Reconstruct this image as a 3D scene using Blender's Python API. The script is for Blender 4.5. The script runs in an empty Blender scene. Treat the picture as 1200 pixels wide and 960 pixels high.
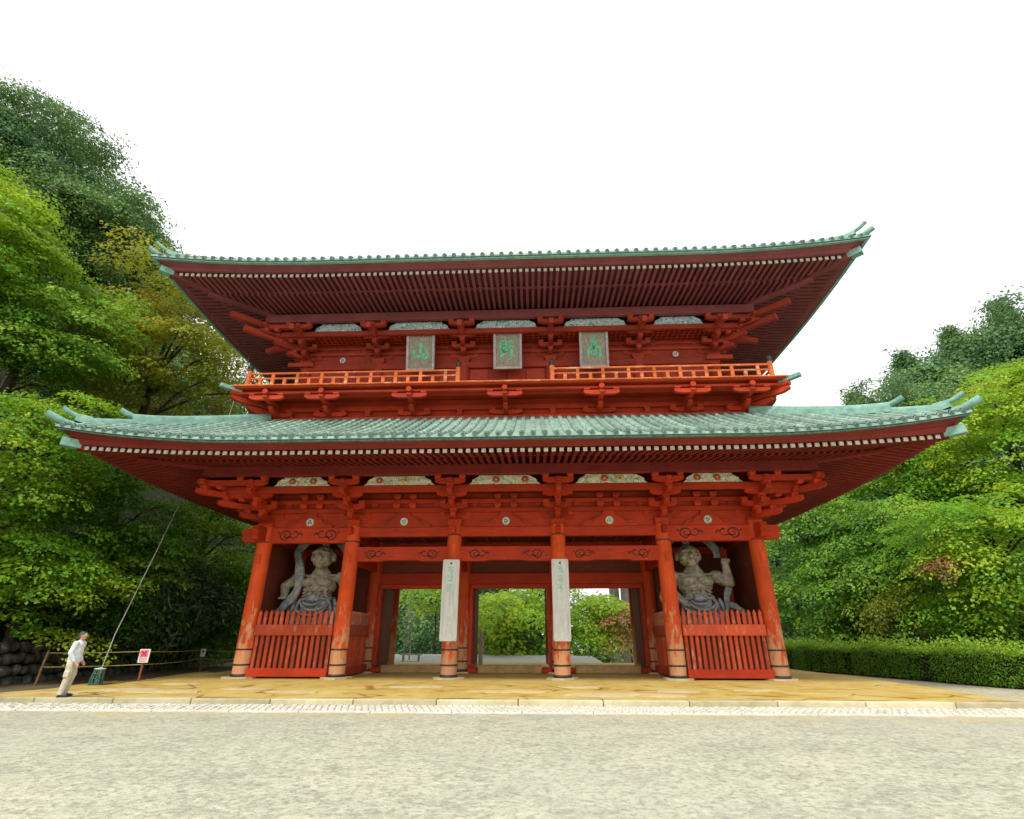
import bpy, bmesh, math, random
import numpy as np
from mathutils import Vector, Matrix

random.seed(7)
RNG = np.random.default_rng(11)
scene = bpy.context.scene
COL = scene.collection

# ------------------------------------------------------------------ camera
CAM = Vector((1.199, -22.938, 1.487))
PITCH, YAW, ROLL = math.radians(23.782), math.radians(-2.357), math.radians(0.043)
fw = Vector((math.sin(YAW) * math.cos(PITCH), math.cos(YAW) * math.cos(PITCH), math.sin(PITCH)))
rt = Vector((math.cos(YAW), -math.sin(YAW), 0))
up = rt.cross(fw)
r2 = rt * math.cos(ROLL) + up * math.sin(ROLL)
u2 = -rt * math.sin(ROLL) + up * math.cos(ROLL)
cam_data = bpy.data.cameras.new('camera')
cam = bpy.data.objects.new('camera', cam_data)
COL.objects.link(cam)
M = Matrix((r2, u2, -fw)).transposed().to_4x4()
M.translation = CAM
cam.matrix_world = M
cam_data.sensor_fit = 'HORIZONTAL'
cam_data.sensor_width = 36
cam_data.lens = 36 * 607.435 / 1200
cam_data.clip_start = 0.1
cam_data.clip_end = 2000
scene.camera = cam

# ------------------------------------------------------------------ sky: bright overcast
SUN_EL, SUN_AZ = math.radians(52), math.radians(205)      # azimuth from +Y, clockwise
world = bpy.data.worlds.new('World')
scene.world = world
world.use_nodes = True
wn, wl = world.node_tree.nodes, world.node_tree.links
wn.clear()
sky = wn.new('ShaderNodeTexSky')
sky.sky_type = 'NISHITA'
sky.sun_disc = False
sky.sun_elevation = SUN_EL
sky.sun_rotation = SUN_AZ
sky.dust_density = 6
sky.air_density = 1.5
mixc = wn.new('ShaderNodeMix')
mixc.data_type = 'RGBA'
mixc.inputs[0].default_value = 0.88
wl.new(sky.outputs[0], mixc.inputs[6])
tc = wn.new('ShaderNodeTexCoord')
cn = wn.new('ShaderNodeTexNoise')           # faint tone of the cloud sheet, all round the dome
cn.inputs['Scale'].default_value = 2.2
cn.inputs['Detail'].default_value = 5
wl.new(tc.outputs['Generated'], cn.inputs['Vector'])
cr = wn.new('ShaderNodeValToRGB')
cr.color_ramp.elements[0].position = .35
cr.color_ramp.elements[0].color = (.90, .905, .925, 1)
cr.color_ramp.elements[1].position = .62
cr.color_ramp.elements[1].color = (1, 1, 1, 1)
wl.new(cn.outputs[0], cr.inputs[0])
cs = wn.new('ShaderNodeVectorMath')
cs.operation = 'SCALE'
cs.inputs['Scale'].default_value = 8.7
wl.new(cr.outputs[0], cs.inputs[0])
wl.new(cs.outputs[0], mixc.inputs[7])
bgn = wn.new('ShaderNodeBackground')
bgn.inputs[1].default_value = 0.09
wl.new(mixc.outputs[2], bgn.inputs[0])
wo = wn.new('ShaderNodeOutputWorld')
wl.new(bgn.outputs[0], wo.inputs[0])

sun_l = bpy.data.lights.new('sun', 'SUN')
sun_l.energy = 1.5
sun_l.angle = math.radians(11)
sun_l.color = (1.0, 0.95, 0.86)
sun = bpy.data.objects.new('sun', sun_l)
COL.objects.link(sun)
sd = Vector((math.sin(SUN_AZ) * math.cos(SUN_EL), math.cos(SUN_AZ) * math.cos(SUN_EL), math.sin(SUN_EL)))
sun.rotation_euler = (-sd).to_track_quat('-Z', 'Y').to_euler()
sun.location = sd * 60

vs = scene.view_settings
vs.view_transform = 'Standard'
vs.look = 'None'
vs.exposure = 0.98
vs.gamma = 1
scene.cycles.max_bounces = 5
scene.cycles.diffuse_bounces = 2
scene.cycles.transparent_max_bounces = 8
scene.cycles.use_denoising = True

# ------------------------------------------------------------------ materials
class NT:
    def __init__(s, name):
        s.m = bpy.data.materials.new(name)
        s.m.use_nodes = True
        s.n, s.l = s.m.node_tree.nodes, s.m.node_tree.links
        s.b = s.n['Principled BSDF']
        s.pos = s.n.new('ShaderNodeNewGeometry')
        s.bump_in = None
    def coord(s, scale=(1, 1, 1), rot=(0, 0, 0)):
        mp = s.n.new('ShaderNodeMapping')
        mp.inputs['Scale'].default_value = scale
        mp.inputs['Rotation'].default_value = rot
        s.l.new(s.pos.outputs['Position'], mp.inputs[0])
        return mp.outputs[0]
    def noise(s, sc, det=4, rough=.55, vec=None, dist=0):
        t = s.n.new('ShaderNodeTexNoise')
        t.inputs['Scale'].default_value = sc
        t.inputs['Detail'].default_value = det
        t.inputs['Roughness'].default_value = rough
        t.inputs['Distortion'].default_value = dist
        s.l.new(vec or s.pos.outputs['Position'], t.inputs['Vector'])
        return t.outputs[0]
    def voro(s, sc, vec=None, feature='F1', out=0, rnd=1.0):
        t = s.n.new('ShaderNodeTexVoronoi')
        t.feature = feature
        t.inputs['Scale'].default_value = sc
        t.inputs['Randomness'].default_value = rnd
        s.l.new(vec or s.pos.outputs['Position'], t.inputs['Vector'])
        return t.outputs[out]
    def ramp(s, fac, stops):
        r = s.n.new('ShaderNodeValToRGB')
        els = r.color_ramp.elements
        while len(els) < len(stops):
            els.new(.5)
        for e, (p, c) in zip(els, stops):
            e.position = p
            e.color = (*c, 1) if len(c) == 3 else c
        s.l.new(fac, r.inputs[0])
        return r.outputs[0]
    def mrange(s, v, a, b, c=0, d=1):
        r = s.n.new('ShaderNodeMapRange')
        for i, x in enumerate((a, b, c, d)):
            r.inputs[i + 1].default_value = x
        s.l.new(v, r.inputs[0])
        return r.outputs[0]
    def mix(s, fac, a, b, mode='MIX'):
        x = s.n.new('ShaderNodeMix')
        x.data_type = 'RGBA'
        x.blend_type = mode
        for sock, v in ((x.inputs[0], fac), (x.inputs[6], a), (x.inputs[7], b)):
            if hasattr(v, 'is_linked') or hasattr(v, 'links'):
                s.l.new(v, sock)
            elif isinstance(v, (int, float)):
                sock.default_value = v
            else:
                sock.default_value = (*v, 1)
        return x.outputs[2]
    def math(s, op, a, b=0.0):
        x = s.n.new('ShaderNodeMath')
        x.operation = op
        for sock, v in ((x.inputs[0], a), (x.inputs[1], b)):
            if isinstance(v, (int, float)):
                sock.default_value = v
            else:
                s.l.new(v, sock)
        return x.outputs[0]
    def sepz(s):
        x = s.n.new('ShaderNodeSeparateXYZ')
        s.l.new(s.pos.outputs['Position'], x.inputs[0])
        return x.outputs
    def bump(s, h, strength=.3, dist=.02):
        b = s.n.new('ShaderNodeBump')
        b.inputs['Strength'].default_value = strength
        b.inputs['Distance'].default_value = dist
        s.l.new(h, b.inputs['Height'])
        if s.bump_in is not None:
            s.l.new(s.bump_in, b.inputs['Normal'])
        s.bump_in = b.outputs[0]
        s.l.new(b.outputs[0], s.b.inputs['Normal'])
    def vary(s, c, lo=.82, hi=1.15):
        """each piece a little lighter or darker than its neighbour"""
        oi = s.n.new('ShaderNodeObjectInfo')
        hs = s.n.new('ShaderNodeHueSaturation')
        s.l.new(s.mrange(oi.outputs['Random'], 0, 1, lo, hi), hs.inputs['Value'])
        s.l.new(c, hs.inputs['Color'])
        return hs.outputs[0]
    def col(s, c):
        if isinstance(c, tuple):
            s.b.inputs['Base Color'].default_value = (*c, 1)
        else:
            s.l.new(c, s.b.inputs['Base Color'])
    def rough(s, r):
        if isinstance(r, float):
            s.b.inputs['Roughness'].default_value = r
        else:
            s.l.new(r, s.b.inputs['Roughness'])
MT = {}
MATTE = ('gravel', 'earth', 'brown_earth', 'forest_floor', 'wall_stone', 'bark', 'bark_grey')

def simple(name, c, rough=.7, var=.15, sc=6.0, bump=.15, metal=0.0):
    t = NT(name)
    n = t.noise(sc, 5, .6)
    d = tuple(x * (1 - var) for x in c)
    l = tuple(min(1, x * (1 + var)) for x in c)
    t.col(t.ramp(n, [(.3, d), (.7, l)]))
    t.rough(float(rough))
    t.b.inputs['Metallic'].default_value = metal
    if bump:
        t.bump(t.noise(sc * 4, 4), bump, .01)
    MT[name] = t.m
    return t

def paint(name, base, worn, dark, wear=.62, vertical=True, lowwear=False):
    """red lead paint on old timber: tonal drift, streaks along the grain, patches worn to the wood"""
    t = NT(name)
    g = t.coord((9, 9, .9) if vertical else (.9, 9, 9))
    drift = t.noise(.9, 3)
    streak = t.noise(1.6, 6, .65, g)
    c = t.ramp(drift, [(.3, tuple(x * .78 for x in base)), (.72, tuple(min(1, x * 1.12) for x in base))])
    c = t.mix(t.mrange(streak, .48, .78, 0, .5), c, dark)
    c = t.mix(t.mrange(t.noise(5.5, 5, .7), .56, .74, 0, .35), c, dark)
    wn_ = t.noise(2.3, 7, .7, t.coord((2.5, 2.5, .8) if vertical else (.8, 2.5, 2.5)))
    w = t.mrange(wn_, wear, wear + .1, 0, .75)
    if lowwear:
        z = t.sepz()[2]
        lo = t.mrange(z, 0.15, 3.4, .30, 0)
        w = t.mrange(t.math('ADD', wn_, lo), wear, wear + .12, 0, .9)
    c = t.mix(w, c, worn)
    t.col(t.vary(c, .80, 1.14))
    t.rough(t.mrange(streak, .2, .8, .55, .8))
    t.bump(streak, .25, .012)
    t.bump(t.noise(30, 3), .12, .006)
    t.b.inputs['Specular IOR Level'].default_value = .25
    MT[name] = t.m
    return t

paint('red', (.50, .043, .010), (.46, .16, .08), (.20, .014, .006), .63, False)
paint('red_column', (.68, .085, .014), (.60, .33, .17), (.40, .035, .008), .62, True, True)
paint('red_eave_shade', (.235, .030, .022), (.24, .075, .055), (.12, .014, .012), .72, False)  # darker copy of the red: shade under the eaves put into the colour
paint('orange_sunlit', (.80, .19, .05), (.80, .55, .36), (.58, .08, .015), .54, False)  # railing and balcony floor: paler orange, sunlight put into the colour
paint('red_upper_shade', (.40, .050, .024), (.36, .14, .09), (.20, .020, .014), .66, False)  # upper-storey red, darkened so the colour itself carries the eave shade
paint('red_eave_glare', (.27, .070, .075), (.28, .13, .13), (.15, .035, .040), .70, False)  # upper eave red, greyed towards purple to paint in veiling glare
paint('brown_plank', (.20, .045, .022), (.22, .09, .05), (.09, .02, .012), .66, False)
paint('picket_wood', (.56, .085, .03), (.58, .33, .23), (.34, .05, .02), .56, True)
paint('pale_picket', (.60, .20, .11), (.64, .42, .32), (.45, .12, .06), .54, True)
simple('white_end', (.56, .54, .45), .7, .25, 9)
simple('dark_iron', (.03, .03, .032), .5, .3, 20)
simple('bronze', (.06, .07, .075), .45, .3, 12, .1, .6)
simple('groove', (.09, .015, .008), .85, .3, 10, 0)
simple('wood_sill', (.40, .25, .10), .8, .3, 3)
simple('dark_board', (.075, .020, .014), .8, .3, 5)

t = NT('copper')          # verdigris
a = t.noise(3.2, 6, .65)
b = t.noise(14, 4, .6)
c = t.ramp(a, [(.28, (.10, .20, .165)), (.5, (.23, .36, .295)), (.72, (.43, .53, .43))])
c = t.mix(t.mrange(b, .52, .72, 0, .6), c, (.10, .18, .15))
c = t.mix(t.mrange(t.noise(.55, 5, .65), .52, .66, 0, .5), c, (.15, .22, .17))
t.col(t.vary(c, .75, 1.15)); t.rough(.6); t.bump(b, .2, .01)
MT['copper'] = t.m
t = NT('copper_pan')
a = t.noise(3.2, 6, .65)
t.col(t.ramp(a, [(.3, (.14, .25, .20)), (.7, (.34, .48, .40))])); t.rough(.65)
MT['copper_pan'] = t.m
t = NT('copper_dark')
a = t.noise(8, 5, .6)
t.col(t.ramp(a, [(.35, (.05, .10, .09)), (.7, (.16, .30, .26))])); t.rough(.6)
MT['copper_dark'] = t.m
t = NT('copper_cap')
a = t.noise(5, 5, .6)
t.col(t.mix(t.mrange(t.noise(2, 5), .5, .7, 0, .6), t.ramp(a, [(.3, (.13, .31, .25)), (.7, (.29, .49, .40))]), (.10, .20, .17))); t.rough(.55); t.bump(a, .15, .01)
MT['copper_cap'] = t.m

def carving(name, cream, tones):
    """painted cloud scrolls: rings coiling round scattered centres, coloured fills between"""
    t = NT(name)
    v = t.voro(2.6, t.coord((1, .3, 1.35)))
    w = t.math('SINE', t.math('MULTIPLY', t.math('ADD', v, t.math('MULTIPLY', t.noise(2.5, 2), .25)), 46.0))
    fill = t.ramp(t.noise(3.4, 2, .5, None, 1.0), [(.36, tones[2]), (.44, cream), (.60, cream), (.68, tones[3])])
    t.col(t.mix(t.mrange(w, .35, .75, 0, .85), fill, tones[0]))
    t.rough(.75)
    t.bump(w, .4, .02)
    MT[name] = t.m
carving('carving_cream', (.82, .79, .64), [(.22, .25, .15), (.22, .20, .09), (.42, .50, .36), (.62, .55, .30)])
carving('carving_blue', (.60, .68, .70), [(.08, .16, .17), (.12, .20, .27), (.20, .36, .40), (.22, .42, .26)])
simple('flower_red', (.50, .07, .03), .7, .2)
simple('flower_gold', (.62, .50, .16), .7, .2)
simple('medal_white', (.72, .70, .62), .6, .12)
simple('medal_ink', (.07, .11, .12), .7, .2)
simple('medal_green', (.16, .30, .22), .7, .2)
t = NT('old_board')       # weathered bare timber of the name boards
st = t.noise(2.2, 7, .7, t.coord((9, 9, .8)))
t.col(t.ramp(st, [(.25, (.15, .12, .10)), (.5, (.33, .29, .23)), (.75, (.52, .47, .39))]))
t.rough(.85); t.bump(st, .5, .02)
MT['old_board'] = t.m
simple('old_frame', (.44, .42, .41), .75, .3, 5)
t = NT('letter_green')
n = t.noise(6, 5, .6)
t.col(t.ramp(n, [(.3, (.10, .46, .24)), (.7, (.24, .64, .38))])); t.rough(.7)
MT['letter_green'] = t.m
t = NT('white_board')     # bleached signboard timber
st = t.noise(2.4, 7, .7, t.coord((12, 12, .6)))
t.col(t.ramp(st, [(.28, (.42, .42, .39)), (.5, (.64, .64, .62)), (.75, (.80, .79, .77))]))
t.rough(.8); t.bump(st, .35, .015)
MT['white_board'] = t.m
t = NT('letter_faded')
n = t.noise(7, 6, .7)
t.col(t.ramp(n, [(.35, (.20, .52, .36)), (.65, (.52, .66, .58))])); t.rough(.8)
MT['letter_faded'] = t.m
simple('letter_very_faded', (.58, .63, .57), .8, .1, 8, 0)

t = NT('statue_wood')
n = t.noise(4.5, 7, .7)
f = t.voro(10)
c = t.ramp(n, [(.28, (.10, .085, .06)), (.5, (.33, .29, .21)), (.72, (.58, .53, .41))])
t.col(t.mix(t.mrange(f, .0, .25, .35, 0), c, (.09, .075, .055)))
t.rough(.8); t.bump(n, .9, .07); t.bump(f, .45, .04)
MT['statue_wood'] = t.m
t = NT('statue_cloth')
n = t.noise(4, 6, .7)
t.col(t.ramp(n, [(.3, (.11, .12, .12)), (.5, (.26, .27, .27)), (.72, (.50, .50, .48))])); t.rough(.8); t.bump(n, .6, .05)
MT['statue_cloth'] = t.m

# ground
t = NT('gravel')
big = t.noise(.13, 4, .6)
mid = t.noise(.8, 4, .6)
m2 = t.noise(4.2, 4, .62, None, .8)
m3 = t.noise(11, 3, .65, None, .4)
fine = t.voro(30)
fine2 = t.noise(50, 3, .7)
c = t.ramp(mid, [(.34, (.33, .33, .25)), (.5, (.41, .405, .30)), (.66, (.47, .46, .335))])
c = t.mix(t.mrange(m2, .44, .66, 0, .7), c, (.55, .54, .425))
c = t.mix(t.mrange(m2, .46, .36, 0, .5), c, (.28, .29, .23))
c = t.mix(t.mrange(m3, .49, .38, 0, .7), c, (.22, .225, .185))
c = t.mix(t.mrange(m3, .56, .68, 0, .55), c, (.60, .585, .48))
c = t.mix(t.mrange(big, .46, .66, 0, .35), c, (.36, .375, .33))
c = t.mix(t.mrange(fine2, .52, .68, 0, .4), c, (.22, .22, .185))
c = t.mix(t.mrange(t.noise(34, 2), .60, .68, 0, .45), c, (.66, .65, .58))
y = t.sepz()[1]
band = t.math('MULTIPLY', t.mrange(y, -9.3, -8.1), t.mrange(t.noise(.5, 4, .6, t.coord((1, .4, 1))), .42, .62))
c = t.mix(t.math('MULTIPLY', band, .75), c, (.50, .41, .20))
t.col(c); t.rough(.95)
t.bump(m2, .5, .05); t.bump(m3, .5, .025); t.bump(fine, .4, .015)
MT['gravel'] = t.m

t = NT('earth')           # ochre trodden earth of the platform
big = t.noise(.5, 5, .6)
st = t.noise(1.6, 6, .65, t.coord((.8, 1.15, 1)))
fi = t.noise(22, 5, .7)
c = t.ramp(big, [(.3, (.44, .295, .065)), (.55, (.52, .385, .11)), (.75, (.57, .455, .17))])
c = t.mix(t.mrange(st, .52, .70, 0, .65), c, (.60, .50, .27))
c = t.mix(t.mrange(st, .45, .33, 0, .75), c, (.36, .175, .035))
c = t.mix(t.mrange(fi, .5, .75, 0, .4), c, (.30, .19, .07))
ed = t.voro(.55, t.coord((.85, 1.25, 1)), 'DISTANCE_TO_EDGE')      # cracks between the sunken slabs near the kerb
crack = t.math('MULTIPLY', t.mrange(ed, .012, .035, 1, 0), t.mrange(t.noise(.7, 4, .6), .46, .58))
crack = t.math('MULTIPLY', crack, t.mrange(t.sepz()[1], -1.2, -2.6))
c = t.mix(t.math('MULTIPLY', crack, .8), c, (.17, .09, .025))
t.col(c); t.rough(.95); t.bump(st, .5, .04); t.bump(fi, .4, .012); t.bump(t.math('SUBTRACT', 1.0, crack), .6, .03)
MT['earth'] = t.m
t = NT('brown_earth')
n = t.noise(1.4, 6, .65); fi = t.noise(18, 5, .7)
c = t.ramp(n, [(.3, (.085, .065, .042)), (.7, (.20, .155, .10))])
c = t.mix(t.mrange(fi, .5, .7, 0, .6), c, (.05, .045, .028))
c = t.mix(t.mrange(t.noise(9, 3), .62, .7, 0, .6), c, (.25, .19, .10))
t.col(c); t.rough(.95); t.bump(fi, .6, .02)
MT['brown_earth'] = t.m
t = NT('forest_floor')
n = t.noise(.9, 6, .65)
t.col(t.ramp(n, [(.3, (.012, .018, .008)), (.7, (.035, .042, .018))])); t.rough(.95); t.bump(t.noise(5, 5), .8, .1)
MT['forest_floor'] = t.m
t = NT('kerb_stone')
n = t.noise(1.3, 6, .65); fi = t.noise(35, 4, .7)
c = t.ramp(n, [(.3, (.36, .32, .19)), (.5, (.50, .45, .27)), (.72, (.58, .55, .40))])
t.col(t.vary(t.mix(t.mrange(fi, .5, .7, 0, .35), c, (.25, .22, .14)))); t.rough(.9); t.bump(fi, .4, .01)
MT['kerb_stone'] = t.m
t = NT('paver_stone')
n = t.noise(2.2, 5, .65); fi = t.noise(30, 4, .7)
c = t.ramp(n, [(.3, (.46, .45, .37)), (.7, (.66, .64, .55))])
t.col(t.mix(t.mrange(fi, .5, .7, 0, .25), c, (.34, .32, .25))); t.rough(.9); t.bump(fi, .4, .01)
MT['paver_stone'] = t.m
simple('joint_sand', (.40, .36, .25), .95, .25, 14)
t = NT('base_stone')
n = t.noise(2.6, 6, .65); fi = t.noise(24, 4, .7)
c = t.ramp(n, [(.3, (.46, .36, .17)), (.7, (.64, .54, .33))])
t.col(t.mix(t.mrange(fi, .55, .7, 0, .3), c, (.32, .24, .12))); t.rough(.9); t.bump(fi, .5, .012)
MT['base_stone'] = t.m
t = NT('wall_stone')
n = t.noise(3, 6, .7)
c = t.ramp(n, [(.35, (.030, .031, .024)), (.55, (.10, .10, .08)), (.72, (.33, .33, .29))])
t.col(t.mix(t.mrange(t.noise(1.1, 4), .5, .65, 0, .7), c, (.035, .048, .018))); t.rough(.95); t.bump(n, .7, .04)
MT['wall_stone'] = t.m
simple('road', (.36, .36, .33), .9, .12, 2)

def leafmat(name, dark, light, yellow, back=.42):
    t = NT(name)
    at = t.n.new('ShaderNodeAttribute')
    at.attribute_name = 'tint'
    sx = t.n.new('ShaderNodeSeparateColor')
    t.l.new(at.outputs['Color'], sx.inputs[0])
    c = t.mix(sx.outputs[0], dark, light)
    c = t.mix(t.mrange(sx.outputs[1], .55, 1, 0, .9), c, yellow)
    t.col(c)
    t.rough(.5)
    t.b.inputs['Specular IOR Level'].default_value = .3
    tr = t.n.new('ShaderNodeBsdfTranslucent')
    t.l.new(t.mix(.5, c, yellow), tr.inputs[0])
    ms = t.n.new('ShaderNodeMixShader')
    ms.inputs[0].default_value = back
    t.l.new(t.b.outputs[0], ms.inputs[1])
    t.l.new(tr.outputs[0], ms.inputs[2])
    out = [x for x in t.n if x.type == 'OUTPUT_MATERIAL'][0]
    t.l.new(ms.outputs[0], out.inputs[0])
    MT[name] = t.m
leafmat('leaf_maple', (.048, .165, .010), (.20, .48, .022), (.50, .62, .035))
leafmat('leaf_maple_lit', (.07, .21, .016), (.26, .52, .035), (.55, .66, .05), .5)  # maple green brightened to paint in light missing behind the gate
leafmat('leaf_gold', (.09, .15, .015), (.32, .42, .03), (.55, .46, .05))
leafmat('leaf_broad', (.026, .105, .014), (.12, .34, .028), (.34, .54, .05))
leafmat('leaf_cedar', (.020, .080, .032), (.085, .215, .070), (.25, .40, .09), .28)
leafmat('leaf_shrub', (.022, .065, .020), (.09, .16, .06), (.36, .44, .24), .2)
leafmat('leaf_hedge', (.040, .125, .012), (.17, .38, .03), (.46, .66, .06), .35)
leafmat('leaf_red', (.20, .15, .04), (.36, .22, .07), (.42, .19, .08))
t = NT('bark')
n = t.noise(3, 6, .7, t.coord((4, 4, .6)))
t.col(t.ramp(n, [(.3, (.030, .024, .018)), (.7, (.12, .10, .08))])); t.rough(.95); t.bump(n, .9, .06)
MT['bark'] = t.m
t = NT('bark_grey')
n = t.noise(3, 6, .7, t.coord((4, 4, .5)))
t.col(t.ramp(n, [(.3, (.06, .055, .048)), (.7, (.21, .195, .17))])); t.rough(.95); t.bump(n, .9, .06)
MT['bark_grey'] = t.m
simple('skin', (.50, .27, .18), .55, .1, 9, .1)
simple('hair', (.05, .052, .055), .6, .4, 60, .4)
t = NT('shirt')
t.col(t.ramp(t.noise(6, 4), [(.3, (.60, .65, .70)), (.7, (.76, .78, .80))])); t.rough(.85); t.bump(t.noise(11, 4, .6, None, 1.5), .7, .03)
MT['shirt'] = t.m
t = NT('trousers')
t.col(t.ramp(t.noise(7, 4), [(.3, (.50, .44, .30)), (.7, (.64, .58, .43))])); t.rough(.9); t.bump(t.noise(9, 4, .6, None, 2), .8, .04)
MT['trousers'] = t.m
simple('boots', (.018, .018, .022), .5, .3, 20)
simple('rust_post', (.22, .07, .03), .85, .3, 9)
simple('stake_wood', (.20, .115, .06), .9, .3, 9)
simple('rope', (.42, .33, .10), .85, .25, 20)
simple('sign_white', (.78, .75, .73), .5, .06)
simple('sign_pink', (.78, .16, .22), .5, .1)
simple('sign_crimson', (.42, .02, .05), .5, .1)
simple('sign_ink', (.10, .08, .08), .6, .2)
simple('cable', (.40, .40, .38), .5, .15, 10, .1)
simple('guard_green', (.045, .12, .085), .6, .3, 12)
simple('guard_pale', (.45, .60, .53), .6, .15, 12)
simple('house_wall', (.68, .66, .62), .8, .08)
simple('house_roof', (.25, .085, .06), .8, .25)
simple('pillar_stone', (.50, .48, .40), .9, .2, 5)
simple('lamp_metal', (.40, .39, .36), .6, .2)
simple('lamp_glass', (.70, .70, .66), .4, .05)
simple('pale_plank', (.55, .53, .47), .85, .15)

for n_ in MATTE:
    MT[n_].node_tree.nodes['Principled BSDF'].inputs['Specular IOR Level'].default_value = .08

# ------------------------------------------------------------------ mesh builder
class MB:
    def __init__(s):
        s.v, s.f, s.mi, s.sm = [], [], [], []
        s.xf = None
    def add(s, vs_, fs, mi=0, smooth=False):
        k = len(s.v)
        if s.xf is not None:
            vs_ = [tuple(s.xf @ Vector(p)) for p in vs_]
        s.v.extend([tuple(p) for p in vs_])
        for f in fs:
            s.f.append(tuple(i + k for i in f))
            s.mi.append(mi)
            s.sm.append(smooth)
    def box(s, x0, x1, y0, y1, z0, z1, mi=0, ch=0.0):
        if ch <= 0:
            vs_ = [(x, y, z) for z in (z0, z1) for y in (y0, y1) for x in (x0, x1)]
            s.add(vs_, [(0, 2, 3, 1), (4, 5, 7, 6), (0, 1, 5, 4), (2, 6, 7, 3), (0, 4, 6, 2), (1, 3, 7, 5)], mi)
            return
        c = min(ch, (x1 - x0) * .45, (y1 - y0) * .45, (z1 - z0) * .45)
        vs_, idx = [], {}
        for a in range(3):
            for sx in (0, 1):
                for sy in (0, 1):
                    for sz in (0, 1):
                        p = [(x0, x1)[sx], (y0, y1)[sy], (z0, z1)[sz]]
                        sg = [1 if q == 0 else -1 for q in (sx, sy, sz)]
                        for b_ in range(3):
                            if b_ != a:
                                p[b_] += sg[b_] * c
                        idx[(a, sx, sy, sz)] = len(vs_)
                        vs_.append(tuple(p))
        fs = []
        for a in range(3):
            o = [k for k in range(3) if k != a]
            for sa in (0, 1):
                q = []
                for (p1, p2) in ((0, 0), (1, 0), (1, 1), (0, 1)):
                    k = [0, 0, 0]; k[a] = sa; k[o[0]] = p1; k[o[1]] = p2
                    q.append(idx[(a, *k)])
                fs.append(tuple(q))
        for e in range(3):
            o = [k for k in range(3) if k != e]
            for p1 in (0, 1):
                for p2 in (0, 1):
                    k0 = [0, 0, 0]; k1 = [0, 0, 0]
                    k0[o[0]] = k1[o[0]] = p1; k0[o[1]] = k1[o[1]] = p2
                    k1[e] = 1
                    fs.append((idx[(o[0], *k0)], idx[(o[0], *k1)], idx[(o[1], *k1)], idx[(o[1], *k0)]))
        for sx in (0, 1):
            for sy in (0, 1):
                for sz in (0, 1):
                    fs.append(tuple(idx[(a, sx, sy, sz)] for a in range(3)))
        s.add(vs_, fs, mi)
    def bar(s, p0, p1, w, h, mi=0, end_mi=None, upv=(0, 0, 1), h1=None):
        p0, p1 = Vector(p0), Vector(p1)
        d = (p1 - p0).normalized()
        sd_ = d.cross(Vector(upv)).normalized()
        u_ = sd_.cross(d)
        h1 = h1 or h
        vs_ = []
        for p, hh in ((p0, h), (p1, h1)):
            for a, b_ in ((-1, -1), (1, -1), (1, 1), (-1, 1)):
                vs_.append(p + sd_ * a * w / 2 + u_ * b_ * hh / 2)
        s.add(vs_, [(0, 1, 5, 4), (1, 2, 6, 5), (2, 3, 7, 6), (3, 0, 4, 7), (3, 2, 1, 0)], mi)
        s.add(vs_[4:], [(0, 1, 2, 3)], mi if end_mi is None else end_mi)
    def cyl(s, p0, p1, r0, r1=None, n=12, mi=0, caps=True):
        p0, p1 = Vector(p0), Vector(p1)
        r1 = r0 if r1 is None else r1
        d = (p1 - p0).normalized()
        a = d.orthogonal().normalized()
        b_ = d.cross(a)
        ring = [a * math.cos(k * 2 * math.pi / n) + b_ * math.sin(k * 2 * math.pi / n) for k in range(n)]
        vs_ = [p0 + q * r0 for q in ring] + [p1 + q * r1 for q in ring]
        s.add(vs_, [(k, (k + 1) % n, n + (k + 1) % n, n + k) for k in range(n)], mi, True)
        if caps:
            s.add([p0 + q * r0 for q in ring], [tuple(reversed(range(n)))], mi)
            s.add([p1 + q * r1 for q in ring], [tuple(range(n))], mi)
    def tube(s, pts, rad, n=8, mi=0, flat=None):
        pts = [Vector(p) for p in pts]
        if isinstance(rad, (int, float)):
            rad = [rad] * len(pts)
        k0 = []
        prev = None
        for i, p in enumerate(pts):
            d = (pts[min(i + 1, len(pts) - 1)] - pts[max(i - 1, 0)]).normalized()
            a = d.orthogonal().normalized() if prev is None else (prev - d * prev.dot(d)).normalized()
            prev = a
            b_ = d.cross(a)
            for k in range(n):
                th = 2 * math.pi * k / n
                k0.append(p + (a * math.cos(th) + b_ * math.sin(th)) * rad[i])
        fs = [(i * n + k, i * n + (k + 1) % n, (i + 1) * n + (k + 1) % n, (i + 1) * n + k) for i in range(len(pts) - 1) for k in range(n)]
        s.add(k0, fs, mi, True)
        s.add(k0[:n], [tuple(reversed(range(n)))], mi)
        s.add(k0[-n:], [tuple(range(n))], mi)
    def lathe(s, prof, n=16, c=(0, 0, 0), mi=0):
        vs_ = []
        for r, z in prof:
            for k in range(n):
                th = 2 * math.pi * k / n
                vs_.append((c[0] + r * math.cos(th), c[1] + r * math.sin(th), c[2] + z))
        fs = [(i * n + k, i * n + (k + 1) % n, (i + 1) * n + (k + 1) % n, (i + 1) * n + k) for i in range(len(prof) - 1) for k in range(n)]
        s.add(vs_, fs, mi, True)
        s.add(vs_[:n], [tuple(reversed(range(n)))], mi)
        s.add(vs_[-n:], [tuple(range(n))], mi)
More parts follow.
